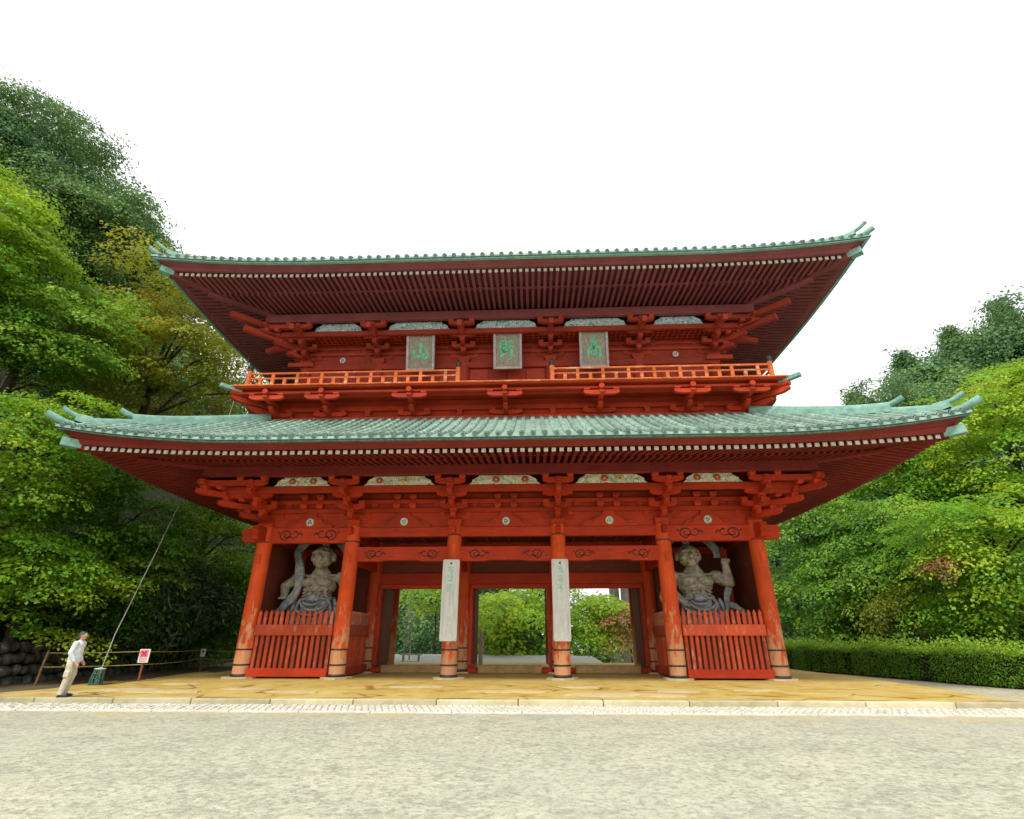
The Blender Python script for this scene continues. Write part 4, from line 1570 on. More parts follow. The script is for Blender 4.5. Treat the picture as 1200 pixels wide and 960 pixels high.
# strokes in a unit box: x -1..1, z -1..1
KANJI = {
 'mountain': [([(.05, .75), (.02, .35), (.0, -.25)], .13), ([(-.62, .20), (-.66, -.12), (-.60, -.42)], .10), ([(-.60, -.42), (-.10, -.33), (.42, -.22), (.62, -.30)], .10), ([(.60, .28), (.66, -.10), (.60, -.50), (.34, -.62)], .12), ([(.34, -.42), (.20, -.55)], .12)],
 'field': [([(-.62, .70), (-.70, .30), (-.66, .0)], .10), ([(-.62, .70), (-.20, .74), (-.16, .35), (-.22, .02)], .10), ([(-.62, .36), (-.2, .38)], .09), ([(-.66, .02), (-.2, .06)], .10), ([(-.42, .70), (-.44, .1), (-.46, -.22)], .10), ([(-.72, -.20), (-.40, -.16), (-.1, -.08)], .08), ([(-.76, -.55), (-.35, -.30), (.05, .12)], .09), ([(.10, .66), (.50, .74), (.34, .44)], .10), ([(.20, .50), (.45, .36)], .09), ([(.02, .22), (.42, .26), (.70, .20)], .10), ([(.40, .24), (.36, -.30), (.30, -.72), (.08, -.66)], .10)],
 'tall': [([(-.02, .92), (.02, .70)], .12), ([(-.40, .60), (.05, .66), (.42, .64)], .09), ([(-.18, .50), (-.16, .22)], .09), ([(-.16, .46), (.22, .48), (.18, .22)], .09), ([(-.16, .22), (.18, .24)], .08), ([(-.48, .02), (-.56, -.40), (-.62, -.72)], .10), ([(-.48, .04), (.1, .12), (.56, .06), (.60, -.40), (.50, -.74), (.26, -.62)], .10), ([(-.20, -.16), (-.20, -.50)], .09), ([(-.20, -.14), (.20, -.10), (.16, -.48)], .09), ([(-.20, -.48), (.16, -.46)], .09), ([(0, .2), (-.02, -.1)], .10)],
}
def name_board(cx, key, label):
    e = empty('name_board', (cx, -.35, 13.62), label, 'plaque', 'name boards under the upper eaves')
    W, Hh, tilt = 1.42, 2.02, math.radians(13)
    T = Matrix.Translation((cx, -.35, 13.62)) @ Matrix.Rotation(tilt, 4, 'X')
    m = MB(); m.xf = T
    m.box(-W / 2 + .1, W / 2 - .1, -.02, .05, .1, Hh - .1)
    m.build('panel', 'old_board', e)
    for (x0, x1, z0, z1) in ((-W / 2, W / 2, 0, .13), (-W / 2, W / 2, Hh - .13, Hh), (-W / 2, -W / 2 + .13, .132, Hh - .132), (W / 2 - .13, W / 2, .132, Hh - .132)):
        m = MB(); m.xf = T
        m.box(x0, x1, -.10, .07, z0, z1, 0, .02)
        m.build('frame', 'old_frame', e)
    m = MB(); m.xf = T
    for pts, w in KANJI[key]:
        brush(m, [(x_ * .50, Hh / 2 + z_ * .62 - .04) for x_, z_ in pts], w * .78, -.042)
    m.build('character', 'letter_green', e, False)
    for s_ in (-1, 1):
        m = MB(); m.xf = T
        m.cyl((s_ * W * .3, .05, Hh - .05), (s_ * W * .3, .75, Hh + .10), .02, .02, 8)
        m.build('hanger', 'dark_iron', e)
name_board(-4.30, 'mountain', 'framed grey wooden name board with green character of three upright strokes, leftmost of three')
name_board(.06, 'field', 'framed grey wooden name board with dense green two-part character, middle of three')
name_board(4.32, 'tall', 'framed grey wooden name board with tall narrow green character, rightmost of three')

# ---- long bleached signboards on the two central columns
def sign_text(m, cx, y_, z0, z1, seed, n):
    rr_ = random.Random(seed)
    h = (z0 - z1) / n
    for k in range(n):
        zc = z0 - (k + .5) * h
        s_ = min(.23, h * .47)
        if seed == 5 and k == 0 or seed == 6 and k == 2:
            strokes = [([(-.8, .7), (.8, .75)], .1), ([(.1, .7), (-.2, .2), (-.8, -.3)], .1), ([(0, .3), (0, -.9)], .1), ([(.1, .1), (.7, -.3)], .1)]
        else:
            strokes = []
            for q in range(rr_.randint(5, 7)):
                if rr_.random() < .5:
                    zz = rr_.uniform(-.8, .9); a = rr_.uniform(-.9, -.3); b = rr_.uniform(.2, .9)
                    strokes.append(([(a, zz), (b, zz + rr_.uniform(0, .12))], .09))
                else:
                    xx = rr_.uniform(-.7, .7); a = rr_.uniform(.2, .9); b = rr_.uniform(-.9, -.1)
                    strokes.append(([(xx, a), (xx + rr_.uniform(-.25, .1), b)], .09))
        for q, (pts, w) in enumerate(strokes):
            brush(m, [(cx + x_ * s_, zc + z_ * s_) for x_, z_ in pts], w * s_ * 1.5, y_ - .0006 * (q + 1))
for sx, seed, lab in ((-1, 5, 'long bleached white signboard with faded green writing on the left central column'), (1, 6, 'long bleached white signboard with faded green writing on the right central column')):
    cx = sx * 2.28 - (.0 if sx > 0 else .0)
    e = empty('column_signboard', (cx, -.42, 1.36), lab, 'signboard', 'signboards on the central columns')
    W = .70
    m = MB()
    pts = []
    for (qx, qz, a0) in ((W / 2, 4.52, 0), (-W / 2, 4.52, 90), (-W / 2, 1.36, 180), (W / 2, 1.36, 270)):
        for k in range(5):
            a = math.radians(a0 + k * 22.5)
            pts.append((cx + qx - math.copysign(.07, qx) + .07 * math.cos(a), qz - (.07 if qz > 3 else -.07) + .07 * math.sin(a)))
    m.prism(pts, -.46, -.40)
    b = m.build('board', 'white_board', e)
    for (x0, x1, z0, z1) in ((cx - W / 2 + .07, cx + W / 2 - .07, 1.365, 1.45), (cx - W / 2 + .07, cx + W / 2 - .07, 4.43, 4.515), (cx - W / 2 + .004, cx - W / 2 + .085, 1.43, 4.45), (cx + W / 2 - .085, cx + W / 2 - .004, 1.43, 4.45)):
        m = MB(); m.box(x0, x1, -.485, -.455, z0, z1, 0, .008); m.build('rim', 'white_board', e)
    m = MB(); sign_text(m, cx, -.463, 4.25, 3.20, seed, 3); m.build('writing', 'letter_faded', e, False)
    m = MB(); sign_text(m, cx, -.463, 3.12, 1.62, seed + 20, 4); m.build('writing', 'letter_very_faded', e, False)
    m = MB(); m.cyl((cx, -.455, 4.36), (cx, -.50, 4.36), .045, .03, 10); m.build('peg', 'dark_iron', e)
    m = MB(); m.prism([(cx - .12, 1.36), (cx + .12, 1.36), (cx + .05, 1.18), (cx - .05, 1.18)], -.46, -.355); m.build('rest_bracket', 'picket_wood', e)

# ---- picket fences closing the niches
def picket_mesh(pale=False):
    m = MB()
    w = .135
    m.prism([(-w / 2, 0), (w / 2, 0), (w / 2, .30), (w * .36, .335), (w / 2, .385), (w * .42, .45), (0, .56), (-w * .42, .45), (-w / 2, .385), (-w * .36, .335), (-w / 2, .30)], -.05, .05)
    return m.mesh('picket', 'pale_picket' if pale else 'picket_wood')
def slat_mesh():
    m = MB()
    w = .125
    m.prism([(-w / 2, 0), (0, -.05), (w / 2, 0), (w / 2, .08), (-w / 2, .08)], .37, 1.57, 0, 'z')
    return m.mesh('slat', 'picket_wood')
pk, pkp, sl = picket_mesh(), picket_mesh(True), slat_mesh()
def fence(p0, p1, n, label, pale=False):
    e = empty('picket_fence', (p0[0], p0[1], 0), label, 'fence', 'picket fences of the guardian niches')
    a, b = Vector((*p0, 0)), Vector((*p1, 0))
    d = (b - a)
    L = d.length
    rz = math.atan2(d.y, d.x)
    X = Matrix.Translation(a) @ Matrix.Rotation(rz, 4, 'Z')
    for nm_, y0, y1, z0, z1 in (('bottom_board', -.17, .1, .06, .37), ('rail', -.10, .10, 1.57, 1.99)):
        m = MB(); m.xf = X
        m.box(0, L, y0, y1, z0, z1, 0, .02)
        m.build(nm_, 'red' if nm_ == 'bottom_board' else 'picket_wood', e)
    for k in range(n):
        p = a + d * ((k + .5) / n)
        link('picket', pkp if pale else pk, e, (p.x, p.y, 1.992), rz)
        link('slat', sl, e, (p.x, p.y, 0), rz)
    m = MB(); m.xf = X
    m.box(0, L, .105, .135, .37, 1.57)
    m.build('backing_board', 'dark_board', e)
fence((-10.37, -.08), (-7.10, -.08), 14, 'red picket fence in front of the left guardian statue')
fence((7.10, -.08), (10.37, -.08), 15, 'red picket fence in front of the right guardian statue')
fence((-6.80, .36), (-6.80, 3.60), 14, 'red picket fence along the left side of the passage', True)
fence((6.80, 3.60), (6.80, .36), 14, 'red picket fence along the right side of the passage', True)

# ---- bodies by voxel union
def union_mesh(m, name, mats, voxel, smooth=6, factor=.5):
    me = m.mesh(name + '_src', mats)
    o = bpy.data.objects.new('tmp', me)
    COL.objects.link(o)
    r = o.modifiers.new('r', 'REMESH'); r.mode = 'VOXEL'; r.voxel_size = voxel
    s_ = o.modifiers.new('s', 'SMOOTH'); s_.iterations = smooth; s_.factor = factor
    dg = bpy.context.evaluated_depsgraph_get()
    out = bpy.data.meshes.new_from_object(o.evaluated_get(dg))
    out.name = name
    out.polygons.foreach_set('use_smooth', [True] * len(out.polygons))
    bpy.data.objects.remove(o)
    bpy.data.meshes.remove(me)
    return out
def limb(m, pts, rad, n=12):
    """chain of tapered segments with rounded joints"""
    pts = [Vector(p) for p in pts]
    for i in range(len(pts) - 1):
        m.cyl(pts[i], pts[i + 1], rad[i], rad[i + 1], n)
    for p, r in zip(pts, rad):
        m.ellipsoid(p, (r, r, r), 0, 12, 8)

def statue(cx, flip, label, pose):
    """muscular temple guardian, about 5.2 m tall; built facing -Y, flip mirrors it"""
    e = empty('guardian_statue', (cx, 1.9, .36), label, 'statue', 'guardian statues in the gate niches')
    T = Matrix.Translation((cx, 1.9, .36)) @ Matrix.Diagonal((flip * 1.22, 1.1, 1, 1))
    b = MB(); b.xf = T
    # legs, hips
    for s_ in (-1, 1):
        limb(b, [(s_ * .30, 0, 2.15), (s_ * .46, -.10, 1.20), (s_ * .50, .05, .20)], [.34, .24, .15])
        b.ellipsoid((s_ * .50, -.2, .10), (.15, .34, .10))
    b.ellipsoid((0, 0, 2.25), (.60, .42, .42))
    # belly and chest
    b.ellipsoid((0, -.02, 2.75), (.54, .42, .50))
    b.ellipsoid((0, -.02, 3.30), (.66, .44, .46))
    b.ellipsoid((0, .05, 3.62), (.80, .38, .28))
    for s_ in (-1, 1):
        b.ellipsoid((s_ * .30, -.38, 3.44), (.30, .17, .20), 0, 12, 8, Matrix.Rotation(s_ * .25, 3, 'Y'))        # breast
        for q in range(3):
            b.ellipsoid((s_ * .15, -.43 + .02 * q, 3.10 - q * .17), (.125, .10, .075))        # belly
            b.ellipsoid((s_ * .40, -.34, 3.14 - q * .14), (.13, .10, .045), 0, 10, 6, Matrix.Rotation(s_ * .5, 3, 'Y'))   # ribs
        b.ellipsoid((s_ * .82, -.02, 3.68), (.29, .28, .26))           # shoulder
        b.ellipsoid((s_ * .50, -.20, 3.74), (.26, .14, .07), 0, 10, 6, Matrix.Rotation(-s_ * .2, 3, 'Y'))   # collar bone
        limb(b, [(s_ * .22, .02, 3.84), (s_ * .07, -.02, 4.08)], [.16, .15])
    b.cyl((0, 0, 3.6), (0, -.10, 4.2), .25, .20)
    # head: heavy brow, glaring eyes, clenched mouth
    hx, hz = pose['head']
    b.ellipsoid((hx, -.16, hz), (.40, .43, .50), 0, 18, 14)
    b.ellipsoid((hx, -.28, hz - .26), (.35, .33, .25))
    b.ellipsoid((hx, -.08, hz + .58), (.15, .15, .20))              # topknot
    b.ellipsoid((hx, -.62, hz - .06), (.085, .12, .15))             # nose
    b.ellipsoid((hx - .075, -.60, hz - .12), (.06, .07, .055)); b.ellipsoid((hx + .075, -.60, hz - .12), (.06, .07, .055))
    b.ellipsoid((hx, -.56, hz - .27), (.20, .09, .045)); b.ellipsoid((hx, -.56, hz - .36), (.17, .08, .04))   # lips
    b.ellipsoid((hx, -.52, hz - .46), (.16, .10, .08))              # chin
    for s_ in (-1, 1):
        b.ellipsoid((hx + s_ * .19, -.53, hz + .17), (.18, .11, .065), 0, 10, 8, Matrix.Rotation(s_ * .38, 3, 'Y'))   # brow
        b.ellipsoid((hx + s_ * .17, -.52, hz + .03), (.09, .08, .06))      # eye
        b.ellipsoid((hx + s_ * .25, -.46, hz - .14), (.13, .12, .11))      # cheek
        b.ellipsoid((hx + s_ * .42, -.14, hz - .04), (.07, .12, .20))      # ear
    # arms: a = screen-left for flip=1
    for chain, rad, fist in pose['arms']:
        limb(b, chain, rad)
        h = Vector(chain[-1])
        b.ellipsoid(h, (.15, .14, .15))
        for q in range(4):          # curled fingers
            a = Vector(fist) * .11
            side = Vector((0, 0, 1)).cross(Vector(fist))
            side = side.normalized() if side.length > .1 else Vector((1, 0, 0))
            c = h + a + side * (q - 1.5) * .075
            b.ellipsoid(c + Vector((0, -.08, 0)), (.045, .085, .06))
        b.ellipsoid(h + Vector((.10, -.12, .02)), (.05, .10, .05))
    me = union_mesh(b, 'body', 'statue_wood', .024, 1)
    co = np.empty(len(me.vertices) * 3, np.float32); me.vertices.foreach_get('co', co); co = co.reshape(-1, 3)
    nr = np.empty(len(me.vertices) * 3, np.float32); me.vertices.foreach_get('normal', nr); nr = nr.reshape(-1, 3)
    rel = np.sin(co[:, 0] * 17 + 3 * np.sin(co[:, 2] * 9)) * np.sin(co[:, 2] * 21 + 2.5 * np.sin(co[:, 0] * 11)) + .6 * np.sin(co[:, 2] * 37 + co[:, 0] * 29)
    co += nr * (rel * .0035)[:, None]
    me.vertices.foreach_set('co', co.ravel())
    me.update()
    link('body', me, e)
    # pleated loin cloth with swags
    c = MB(); c.xf = T
    n = 72
    P = []
    for j in range(15):
        z_ = 2.80 - j * .155
        spread = .50 + .36 * (j / 14) ** .7
        row = []
        for k in range(n + 1):
            th = 2 * math.pi * k / n
            fold = .055 * math.sin(th * 13 + 1.3 * math.sin(j * .5)) * (j / 14) ** .5 + .03 * math.sin(th * 7 + j * .8)
            r = spread + fold
            row.append((r * math.cos(th) * 1.05, r * math.sin(th) * .72, z_ + .06 * math.sin(th * 5 + 1) * (j / 14)))
        P.append(row)
    c.grid(P)
    belt = [(math.cos(t_) * .60, math.sin(t_) * .46, 2.74 + .03 * math.sin(t_ * 9)) for t_ in np.linspace(0, 2 * math.pi, 40)]
    c.tube(belt, [.075 + .02 * math.sin(i_ * 1.3) for i_ in range(40)], 8)
    for q, (r0, off, th_) in enumerate(((.16, -.04, .055), (.34, .06, .075), (.50, -.05, .06))):   # hanging swags in front
        pts = [(off + math.sin(t_) * (r0 + .16), -.52 - .10 * math.cos(t_), 2.66 - r0 * 1.25 * math.cos(t_ * (1 + .1 * off))) for t_ in np.linspace(-1.3, 1.3, 14)]
        c.tube(pts, [th_ * (.5 + .5 * math.sin(math.pi * i / 13)) for i in range(14)], 8)
    for s_ in (-1, 1):
        for q in range(3):
            pts = [(s_ * (.50 + q * .13 + (.14 + .05 * q) * math.sin(t_ * 2.6 + q * .5)), -.36 + .09 * q, 2.72 - t_ * (.9 + .22 * q)) for t_ in np.linspace(0, 1, 9)]
            c.tube(pts, [.05, .075, .08, .07, .06, .07, .06, .05, .03], 8)
    c.ellipsoid((0, -.47, 2.74), (.26, .14, .18)); c.ellipsoid((.14, -.54, 2.68), (.11, .10, .09)); c.ellipsoid((-.14, -.54, 2.68), (.11, .10, .09))
    c.build('loin_cloth', 'statue_cloth', e, False)
    # celestial scarf
    for pts, w_ in pose['scarf']:
        s_ = MB(); s_.xf = T
        Q = []
        N = 28
        for i in range(N):
            t_ = i / (N - 1) * (len(pts) - 1)
            k = min(int(t_), len(pts) - 2)
            u_ = t_ - k
            p0, p1, p2, p3 = (Vector(pts[max(k - 1, 0)]), Vector(pts[k]), Vector(pts[k + 1]), Vector(pts[min(k + 2, len(pts) - 1)]))
            Q.append(.5 * ((2 * p1) + (-p0 + p2) * u_ + (2 * p0 - 5 * p1 + 4 * p2 - p3) * u_ ** 2 + (-p0 + 3 * p1 - 3 * p2 + p3) * u_ ** 3))
        rows_ = []
        for i, p in enumerate(Q):
            d = (Q[min(i + 1, N - 1)] - Q[max(i - 1, 0)]).normalized()
            sv_ = Vector((0, -1, 0)).cross(d).normalized()
            nv = d.cross(sv_)
            ww = w_ * (1 + .15 * math.sin(i * .7))
            rows_.append([p + sv_ * ww * a + nv * bq for a, bq in ((-1, 0), (-.5, .06), (0, .02), (.5, .06), (1, 0), (.5, -.03), (0, -.05), (-.5, -.03), (-1, 0))])
        s_.grid(rows_)
        s_.build('scarf', 'statue_cloth', e, False)
    m = MB(); m.xf = T
    m.prism(irregular(0, 0, 1.1, .9, 10, .12, 4), -.0, .16, 0, 'z')
    m.build('rock_base', 'statue_wood', e)

# left: hand held out low with open palm, scarf rising over the arm
statue(-8.72, 1, 'muscular grey wooden guardian statue in the left niche, one arm held out low',
       dict(head=(.06, 4.60),
            arms=[([(-.82, -.02, 3.66), (-1.22, -.22, 3.30), (-1.12, -.42, 2.84)], [.24, .19, .13], (0, -.6, -.8)),
                  ([(.82, -.02, 3.66), (1.12, -.05, 3.15), (.98, -.30, 2.55)], [.24, .19, .13], (0, -.5, -.8))],
            scarf=[([(-.80, .15, 5.35), (-1.02, .0, 4.85), (-.78, -.30, 4.20), (-.62, -.48, 3.5), (-.72, -.48, 2.9), (-1.05, -.42, 2.45), (-1.35, -.3, 2.1)], .17),
                   ([(-.80, .15, 5.35), (-.2, .35, 5.55), (.5, .35, 5.3), (1.0, .2, 4.4), (1.15, .1, 3.2), (1.0, .0, 2.4)], .15)]))
# right: fist raised at the shoulder, other arm pressed down
statue(8.42, 1, 'muscular grey wooden guardian statue in the right niche, fist raised beside its head',
       dict(head=(-.16, 4.58),
            arms=[([(-.80, -.02, 3.66), (-.92, -.10, 3.05), (-.55, -.50, 2.50)], [.22, .18, .12], (0, -.5, -.8)),
                  ([(.80, -.02, 3.62), (1.22, -.15, 3.35), (1.12, -.30, 4.25)], [.24, .19, .13], (0, -.4, .9))],
            scarf=[([(-.9, .2, 5.2), (-1.15, .1, 4.3), (-1.0, 0, 3.5), (-1.2, -.1, 2.8), (-1.0, -.1, 2.2)], .14),
                   ([(-.9, .2, 5.2), (-.3, .35, 5.5), (.5, .3, 5.45), (.95, .15, 5.0), (1.0, .05, 4.5)], .16),
                   ([(1.2, -.1, 3.2), (1.05, -.1, 2.6), (1.3, -.2, 2.4), (1.55, -.25, 2.1), (1.62, -.2, 1.6)], .12)]))

# ================================================================== left verge: wall, rope, signs, conductor
def rock_mesh(seed):
    rr_ = random.Random(seed)
    m = MB()
    m.ellipsoid((0, 0, 0), (.5, .5, .5), 0, 7, 5)
    m.v = [tuple(c * (1 + rr_.uniform(-.18, .18)) for c in p) for p in m.v]
    m.v = [tuple(math.copysign(min(abs(c), .42), c) for c in p) for p in m.v]
    return m.mesh('stone', 'wall_stone')
rocks = [rock_mesh(k) for k in range(8)]
def wall_xy(t_):
    y_ = -13 + t_
    x_ = -18.15 - .085 * max(0, y_ + 4)
    return x_, y_
swall = empty('stone_wall', (-18.3, 0, -.2), 'dark mossy dry stone retaining wall below the left trees', 'wall')
rr_ = random.Random(5)
for row in range(4):
    t_ = rr_.uniform(0, .3)
    while t_ < 29:
        L = rr_.uniform(.30, .70)
        x_, y_ = wall_xy(t_ + L / 2)
        o = link('stone', rocks[rr_.randint(0, 7)], swall, (x_ - row * .10 + rr_.uniform(-.04, .04), y_, -.05 + row * .40 + rr_.uniform(-.03, .03)))
        o.scale = (.6, L * 1.15, .46 * rr_.uniform(.75, 1.15))
        o.rotation_euler = (rr_.uniform(-.5, .5), rr_.uniform(-.3, .3), rr_.uniform(-.3, .3))
        t_ += L

def rope_pts(a, b, sag, n=14):
    a, b = Vector(a), Vector(b)
    return [a.lerp(b, i / n) - Vector((0, 0, sag * 4 * (i / n) * (1 - i / n))) for i in range(n + 1)]
# barrier stake nearest the camera
STK = (-16.45, -3.0)
m = MB(); m.tube([(STK[0], STK[1], -.2), (STK[0] + .04, STK[1], .5), (STK[0] + .10, STK[1], 1.06)], [.04, .038, .035], 8)
tag(m.build('barrier_stake', 'stake_wood'), 'thin leaning brown wooden stake holding the rope left of the man', 'stake', 'barrier stakes')
SGN = (-13.95, -1.27)
e = empty('warning_sign', (SGN[0], SGN[1], -.05), 'white and pink warning sign on a red-brown post at the rope barrier', 'sign')
m = MB(); m.box(SGN[0] - .035, SGN[0] + .035, SGN[1] - .03, SGN[1] + .03, -.2, 1.0, 0, .008); m.build('post', 'rust_post', e)
m = MB(); m.box(SGN[0] - .21, SGN[0] + .21, SGN[1] - .055, SGN[1] - .032, .60, 1.08, 0, .006); p = m.build('panel', 'sign_white', e)
m = MB(); m.box(SGN[0] - .155, SGN[0] + .155, SGN[1] - .060, SGN[1] - .0555, .79, 1.045); m.build('pink_field', 'sign_pink', p)
m = MB()
for s_ in (-1, 1):
    m.bar((SGN[0] - .09 * s_, SGN[1] - .0625 - .001 * s_, .84), (SGN[0] + .09 * s_, SGN[1] - .0625 - .001 * s_, 1.0), .045, .003, upv=(0, 1, 0))
m.build('crossed_symbol', 'sign_crimson', p)
m = MB()
for k in range(9):
    m.box(SGN[0] - .15 + k * .034, SGN[0] - .128 + k * .034, SGN[1] - .058, SGN[1] - .0555, .715, .75)
m.build('writing', 'sign_ink', p)
m = MB()
for k in range(7):
    m.box(SGN[0] - .13 + k * .038, SGN[0] - .10 + k * .038, SGN[1] - .058, SGN[1] - .0555, .645, .675)
m.build('writing', 'sign_crimson', p)
SG2 = (-15.95, 6.0)
e = empty('warning_sign', (SG2[0], SG2[1], -.05), 'small white sign with a black disc on a thin post near the corner column', 'sign')
m = MB(); m.box(SG2[0] - .03, SG2[0] + .03, SG2[1] - .03, SG2[1] + .03, -.2, .90, 0, .006); m.build('post', 'rust_post', e)
m = MB(); m.box(SG2[0] - .12, SG2[0] + .12, SG2[1] - .052, SG2[1] - .032, .60, .96, 0, .005); p = m.build('panel', 'sign_white', e)
m = MB(); m.cyl((SG2[0], SG2[1] - .053, .83), (SG2[0], SG2[1] - .056, .83), .07, .07, 14); m.build('black_disc', 'sign_ink', p)
m = MB()
for q in (.67, .71):
    m.box(SG2[0] - .08, SG2[0] + .08, SG2[1] - .0555, SG2[1] - .0525, q, q + .016)
m.build('writing', 'sign_ink', p)
SK3 = (-14.7, 7.6)
m = MB(); m.tube([(SK3[0], SK3[1], -.2), (SK3[0], SK3[1], .95)], [.035, .03], 8)
tag(m.build('barrier_stake', 'stake_wood'), 'thin brown stake at the far end of the rope, behind the corner column', 'stake', 'barrier stakes')
chain_ = [(STK[0] + .09, STK[1]), SGN, SG2, SK3]
for z_, zz, lab in ((.98, (.98, 1.0, .92, .80), 'upper yellow rope strung along the platform edge'), (.50, (.52, .54, .50, .42), 'lower yellow rope strung along the platform edge')):
    m = MB()
    for k in range(3):
        a, b = chain_[k], chain_[k + 1]
        off = .06
        m.tube(rope_pts((a[0] - .045, a[1] - .0, zz[k]), (b[0] - .045, b[1] - .0, zz[k + 1]), .05 if k else .02), .014, 6)
    tag(m.build('barrier_rope', 'rope'), lab, 'rope', 'barrier ropes')

# lightning conductor: eave edge to the ground, with a caged guard at its foot
e = empty('conductor_cable', (-14.61, -2.56, -.1), 'pale lightning conductor cable slanting up from the ground to the left eaves', 'cable')
m = MB(); m.tube([(-14.61, -2.56, -.15), (-14.75, -2.1, 1.6), (-15.25, -.5, 4.6), (-15.86, 1.3, 8.0)], .017, 8); m.build('lower_cable', 'cable', e)
m = MB(); m.tube([(-15.2, 1.8, 9.0), (-15.15, 2.2, 12.5), (-15.10, 2.7, 16.45)], .016, 6); m.build('upper_cable', 'cable', e)
g = MB()
n = 12
for k in range(n):
    a = 2 * math.pi * k / n
    g.tube([(-14.61 + .21 * math.cos(a), -2.56 + .21 * math.sin(a), -.14), (-14.62 + .18 * math.cos(a), -2.54 + .18 * math.sin(a), .2), (-14.63 + .145 * math.cos(a), -2.5 + .145 * math.sin(a), .44)], .022, 6)
for z_, r_ in ((-.02, .205), (.15, .185), (.3, .165)):
    g.tube([(-14.62 + r_ * math.cos(a), -2.54 + r_ * math.sin(a), z_) for a in np.linspace(0, 2 * math.pi, 20)], .018, 6)
g.build('foot_guard', 'guard_green', e)
g = MB()
g.tube([(-14.63 + .165 * math.cos(a), -2.5 + .15 * math.sin(a), .45) for a in np.linspace(0, 2 * math.pi, 22)], .022, 8)
g.tube([(-14.80, -2.5, .44), (-14.63, -2.5, .48), (-14.46, -2.5, .44)], .018, 6)
g.build('guard_rim', 'guard_pale', e)

# ================================================================== the visitor
def person(px, py, pz):
    e = empty('person', (px, py, pz), 'man in white long-sleeved shirt and khaki cargo trousers looking up at the gate', 'person')
    # built facing +X; y- is the camera side
    T = Matrix.Translation((px, py, pz)) @ Matrix.Rotation(math.radians(12), 4, 'Z') @ Matrix.Shear('XY', 4, (.04, 0)) 
    b = MB(); b.xf = T
    # torso, neck, head
    b.ellipsoid((0, 0, .98), (.12, .16, .14)); b.ellipsoid((0, 0, 1.16), (.115, .15, .18)); b.ellipsoid((0, 0, 1.34), (.12, .18, .13))
    limb(b, [(0, 0, 1.40), (.02, 0, 1.54)], [.065, .055])
    hz = 1.625
    b.ellipsoid((.03, 0, hz + .005), (.096, .076, .105), 0, 16, 12)
    b.ellipsoid((.062, 0, hz - .055), (.06, .055, .052))
    b.ellipsoid((.131, 0, hz - .008), (.020, .014, .022)); b.ellipsoid((.120, 0, hz + .035), (.016, .045, .010))
    b.ellipsoid((.118, 0, hz - .048), (.014, .026, .008)); b.ellipsoid((.112, 0, hz - .085), (.020, .022, .016))
    for s_ in (-1, 1):
        b.ellipsoid((.112, s_ * .03, hz + .014), (.012, .014, .008))
        b.ellipsoid((.015, s_ * .078, hz - .005), (.020, .010, .030))
    for s_ in (-1, 1):
        limb(b, [(0, s_ * .085, .92), (.03, s_ * .09, .50), (-.01, s_ * .09, .09)], [.085, .058, .042])
        b.ellipsoid((.06, s_ * .09, .045), (.13, .045, .04))
    # arms: camera-side arm hangs with the hand forward of the hip, other arm similar
    for s_, w_ in ((-1, (.13, -.17, .90)), (1, (.12, .18, .92))):
        limb(b, [(0, s_ * .19, 1.41), (-.03, s_ * .225, 1.15), w_], [.055, .045, .03])
        w = Vector(w_)
        d = Vector((.8, 0, -.55)).normalized()
        b.ellipsoid(w + d * .045, (.05, .022, .042))
        for q in range(4):
            a0 = w + d * .08 + Vector((.012 * q - .018, -.004, .012 * q - .022))
            limb(b, [a0, a0 + d * (.03 + .004 * (q % 3)), a0 + d * .045 + Vector((-.004, 0, -.028))], [.0105, .010, .009], 8)
        limb(b, [w + Vector((.03, s_ * -.012, .02)), w + Vector((.07, s_ * -.03, .012)), w + Vector((.095, s_ * -.03, -.008))], [.012, .011, .009], 8)
    me = union_mesh(b, 'body', 'skin', .0085, 3)
    link('body', me, e)
    # shirt
    c = MB(); c.xf = T
    c.ellipsoid((-.005, 0, 1.35), (.145, .205, .13)); c.ellipsoid((0, 0, 1.20), (.155, .195, .20)); c.ellipsoid((.0, 0, 1.03), (.165, .19, .15))
    c.cyl((0, 0, .90), (0, 0, 1.1), .165, .165, 18)
    c.cyl((0, 0, 1.42), (.015, 0, 1.50), .085, .068, 14)
    for s_, w_ in ((-1, (.105, -.175, .945)), (1, (.095, .185, .96))):
        limb(c, [(0, s_ * .185, 1.41), (-.035, s_ * .228, 1.16), w_], [.082, .070, .052])
    me = union_mesh(c, 'shirt', 'shirt', .012, 4)
    link('shirt', me, e)
    # trousers
    c = MB(); c.xf = T
    c.ellipsoid((0, 0, .90), (.150, .175, .13))
    for s_ in (-1, 1):
        limb(c, [(0, s_ * .082, .86), (.03, s_ * .092, .50), (-.01, s_ * .092, .13)], [.118, .092, .078])
        c.box(-.05, .09, s_ * .195 - .02, s_ * .195 + .02, .52, .68)
        c.cyl((-.01, s_ * .092, .06), (-.01, s_ * .092, .14), .085, .080, 14)
    me = union_mesh(c, 'trousers', 'trousers', .012, 4)
    link('trousers', me, e)
    for s_ in (-1, 1):
        c = MB(); c.xf = T
        c.ellipsoid((.075 + (.03 if s_ > 0 else 0), s_ * .093, .045), (.135, .052, .050)); c.cyl((-.01, s_ * .093, .03), (-.01, s_ * .093, .12), .062, .060, 12)
        c.box(-.07, .17, s_ * .093 - .048, s_ * .093 + .048, .0, .03)
        link('boot', union_mesh(c, 'boot', 'boots', .010, 3), e)
    c = MB(); c.xf = T
    c.ellipsoid((.004, 0, hz + .038), (.102, .086, .090), 0, 16, 12); c.ellipsoid((-.035, 0, hz - .01), (.062, .080, .085), 0, 12, 10)
    link('hair', union_mesh(c, 'hair', 'hair', .009, 2), e)
person(-12.53, -6.40, -.088)

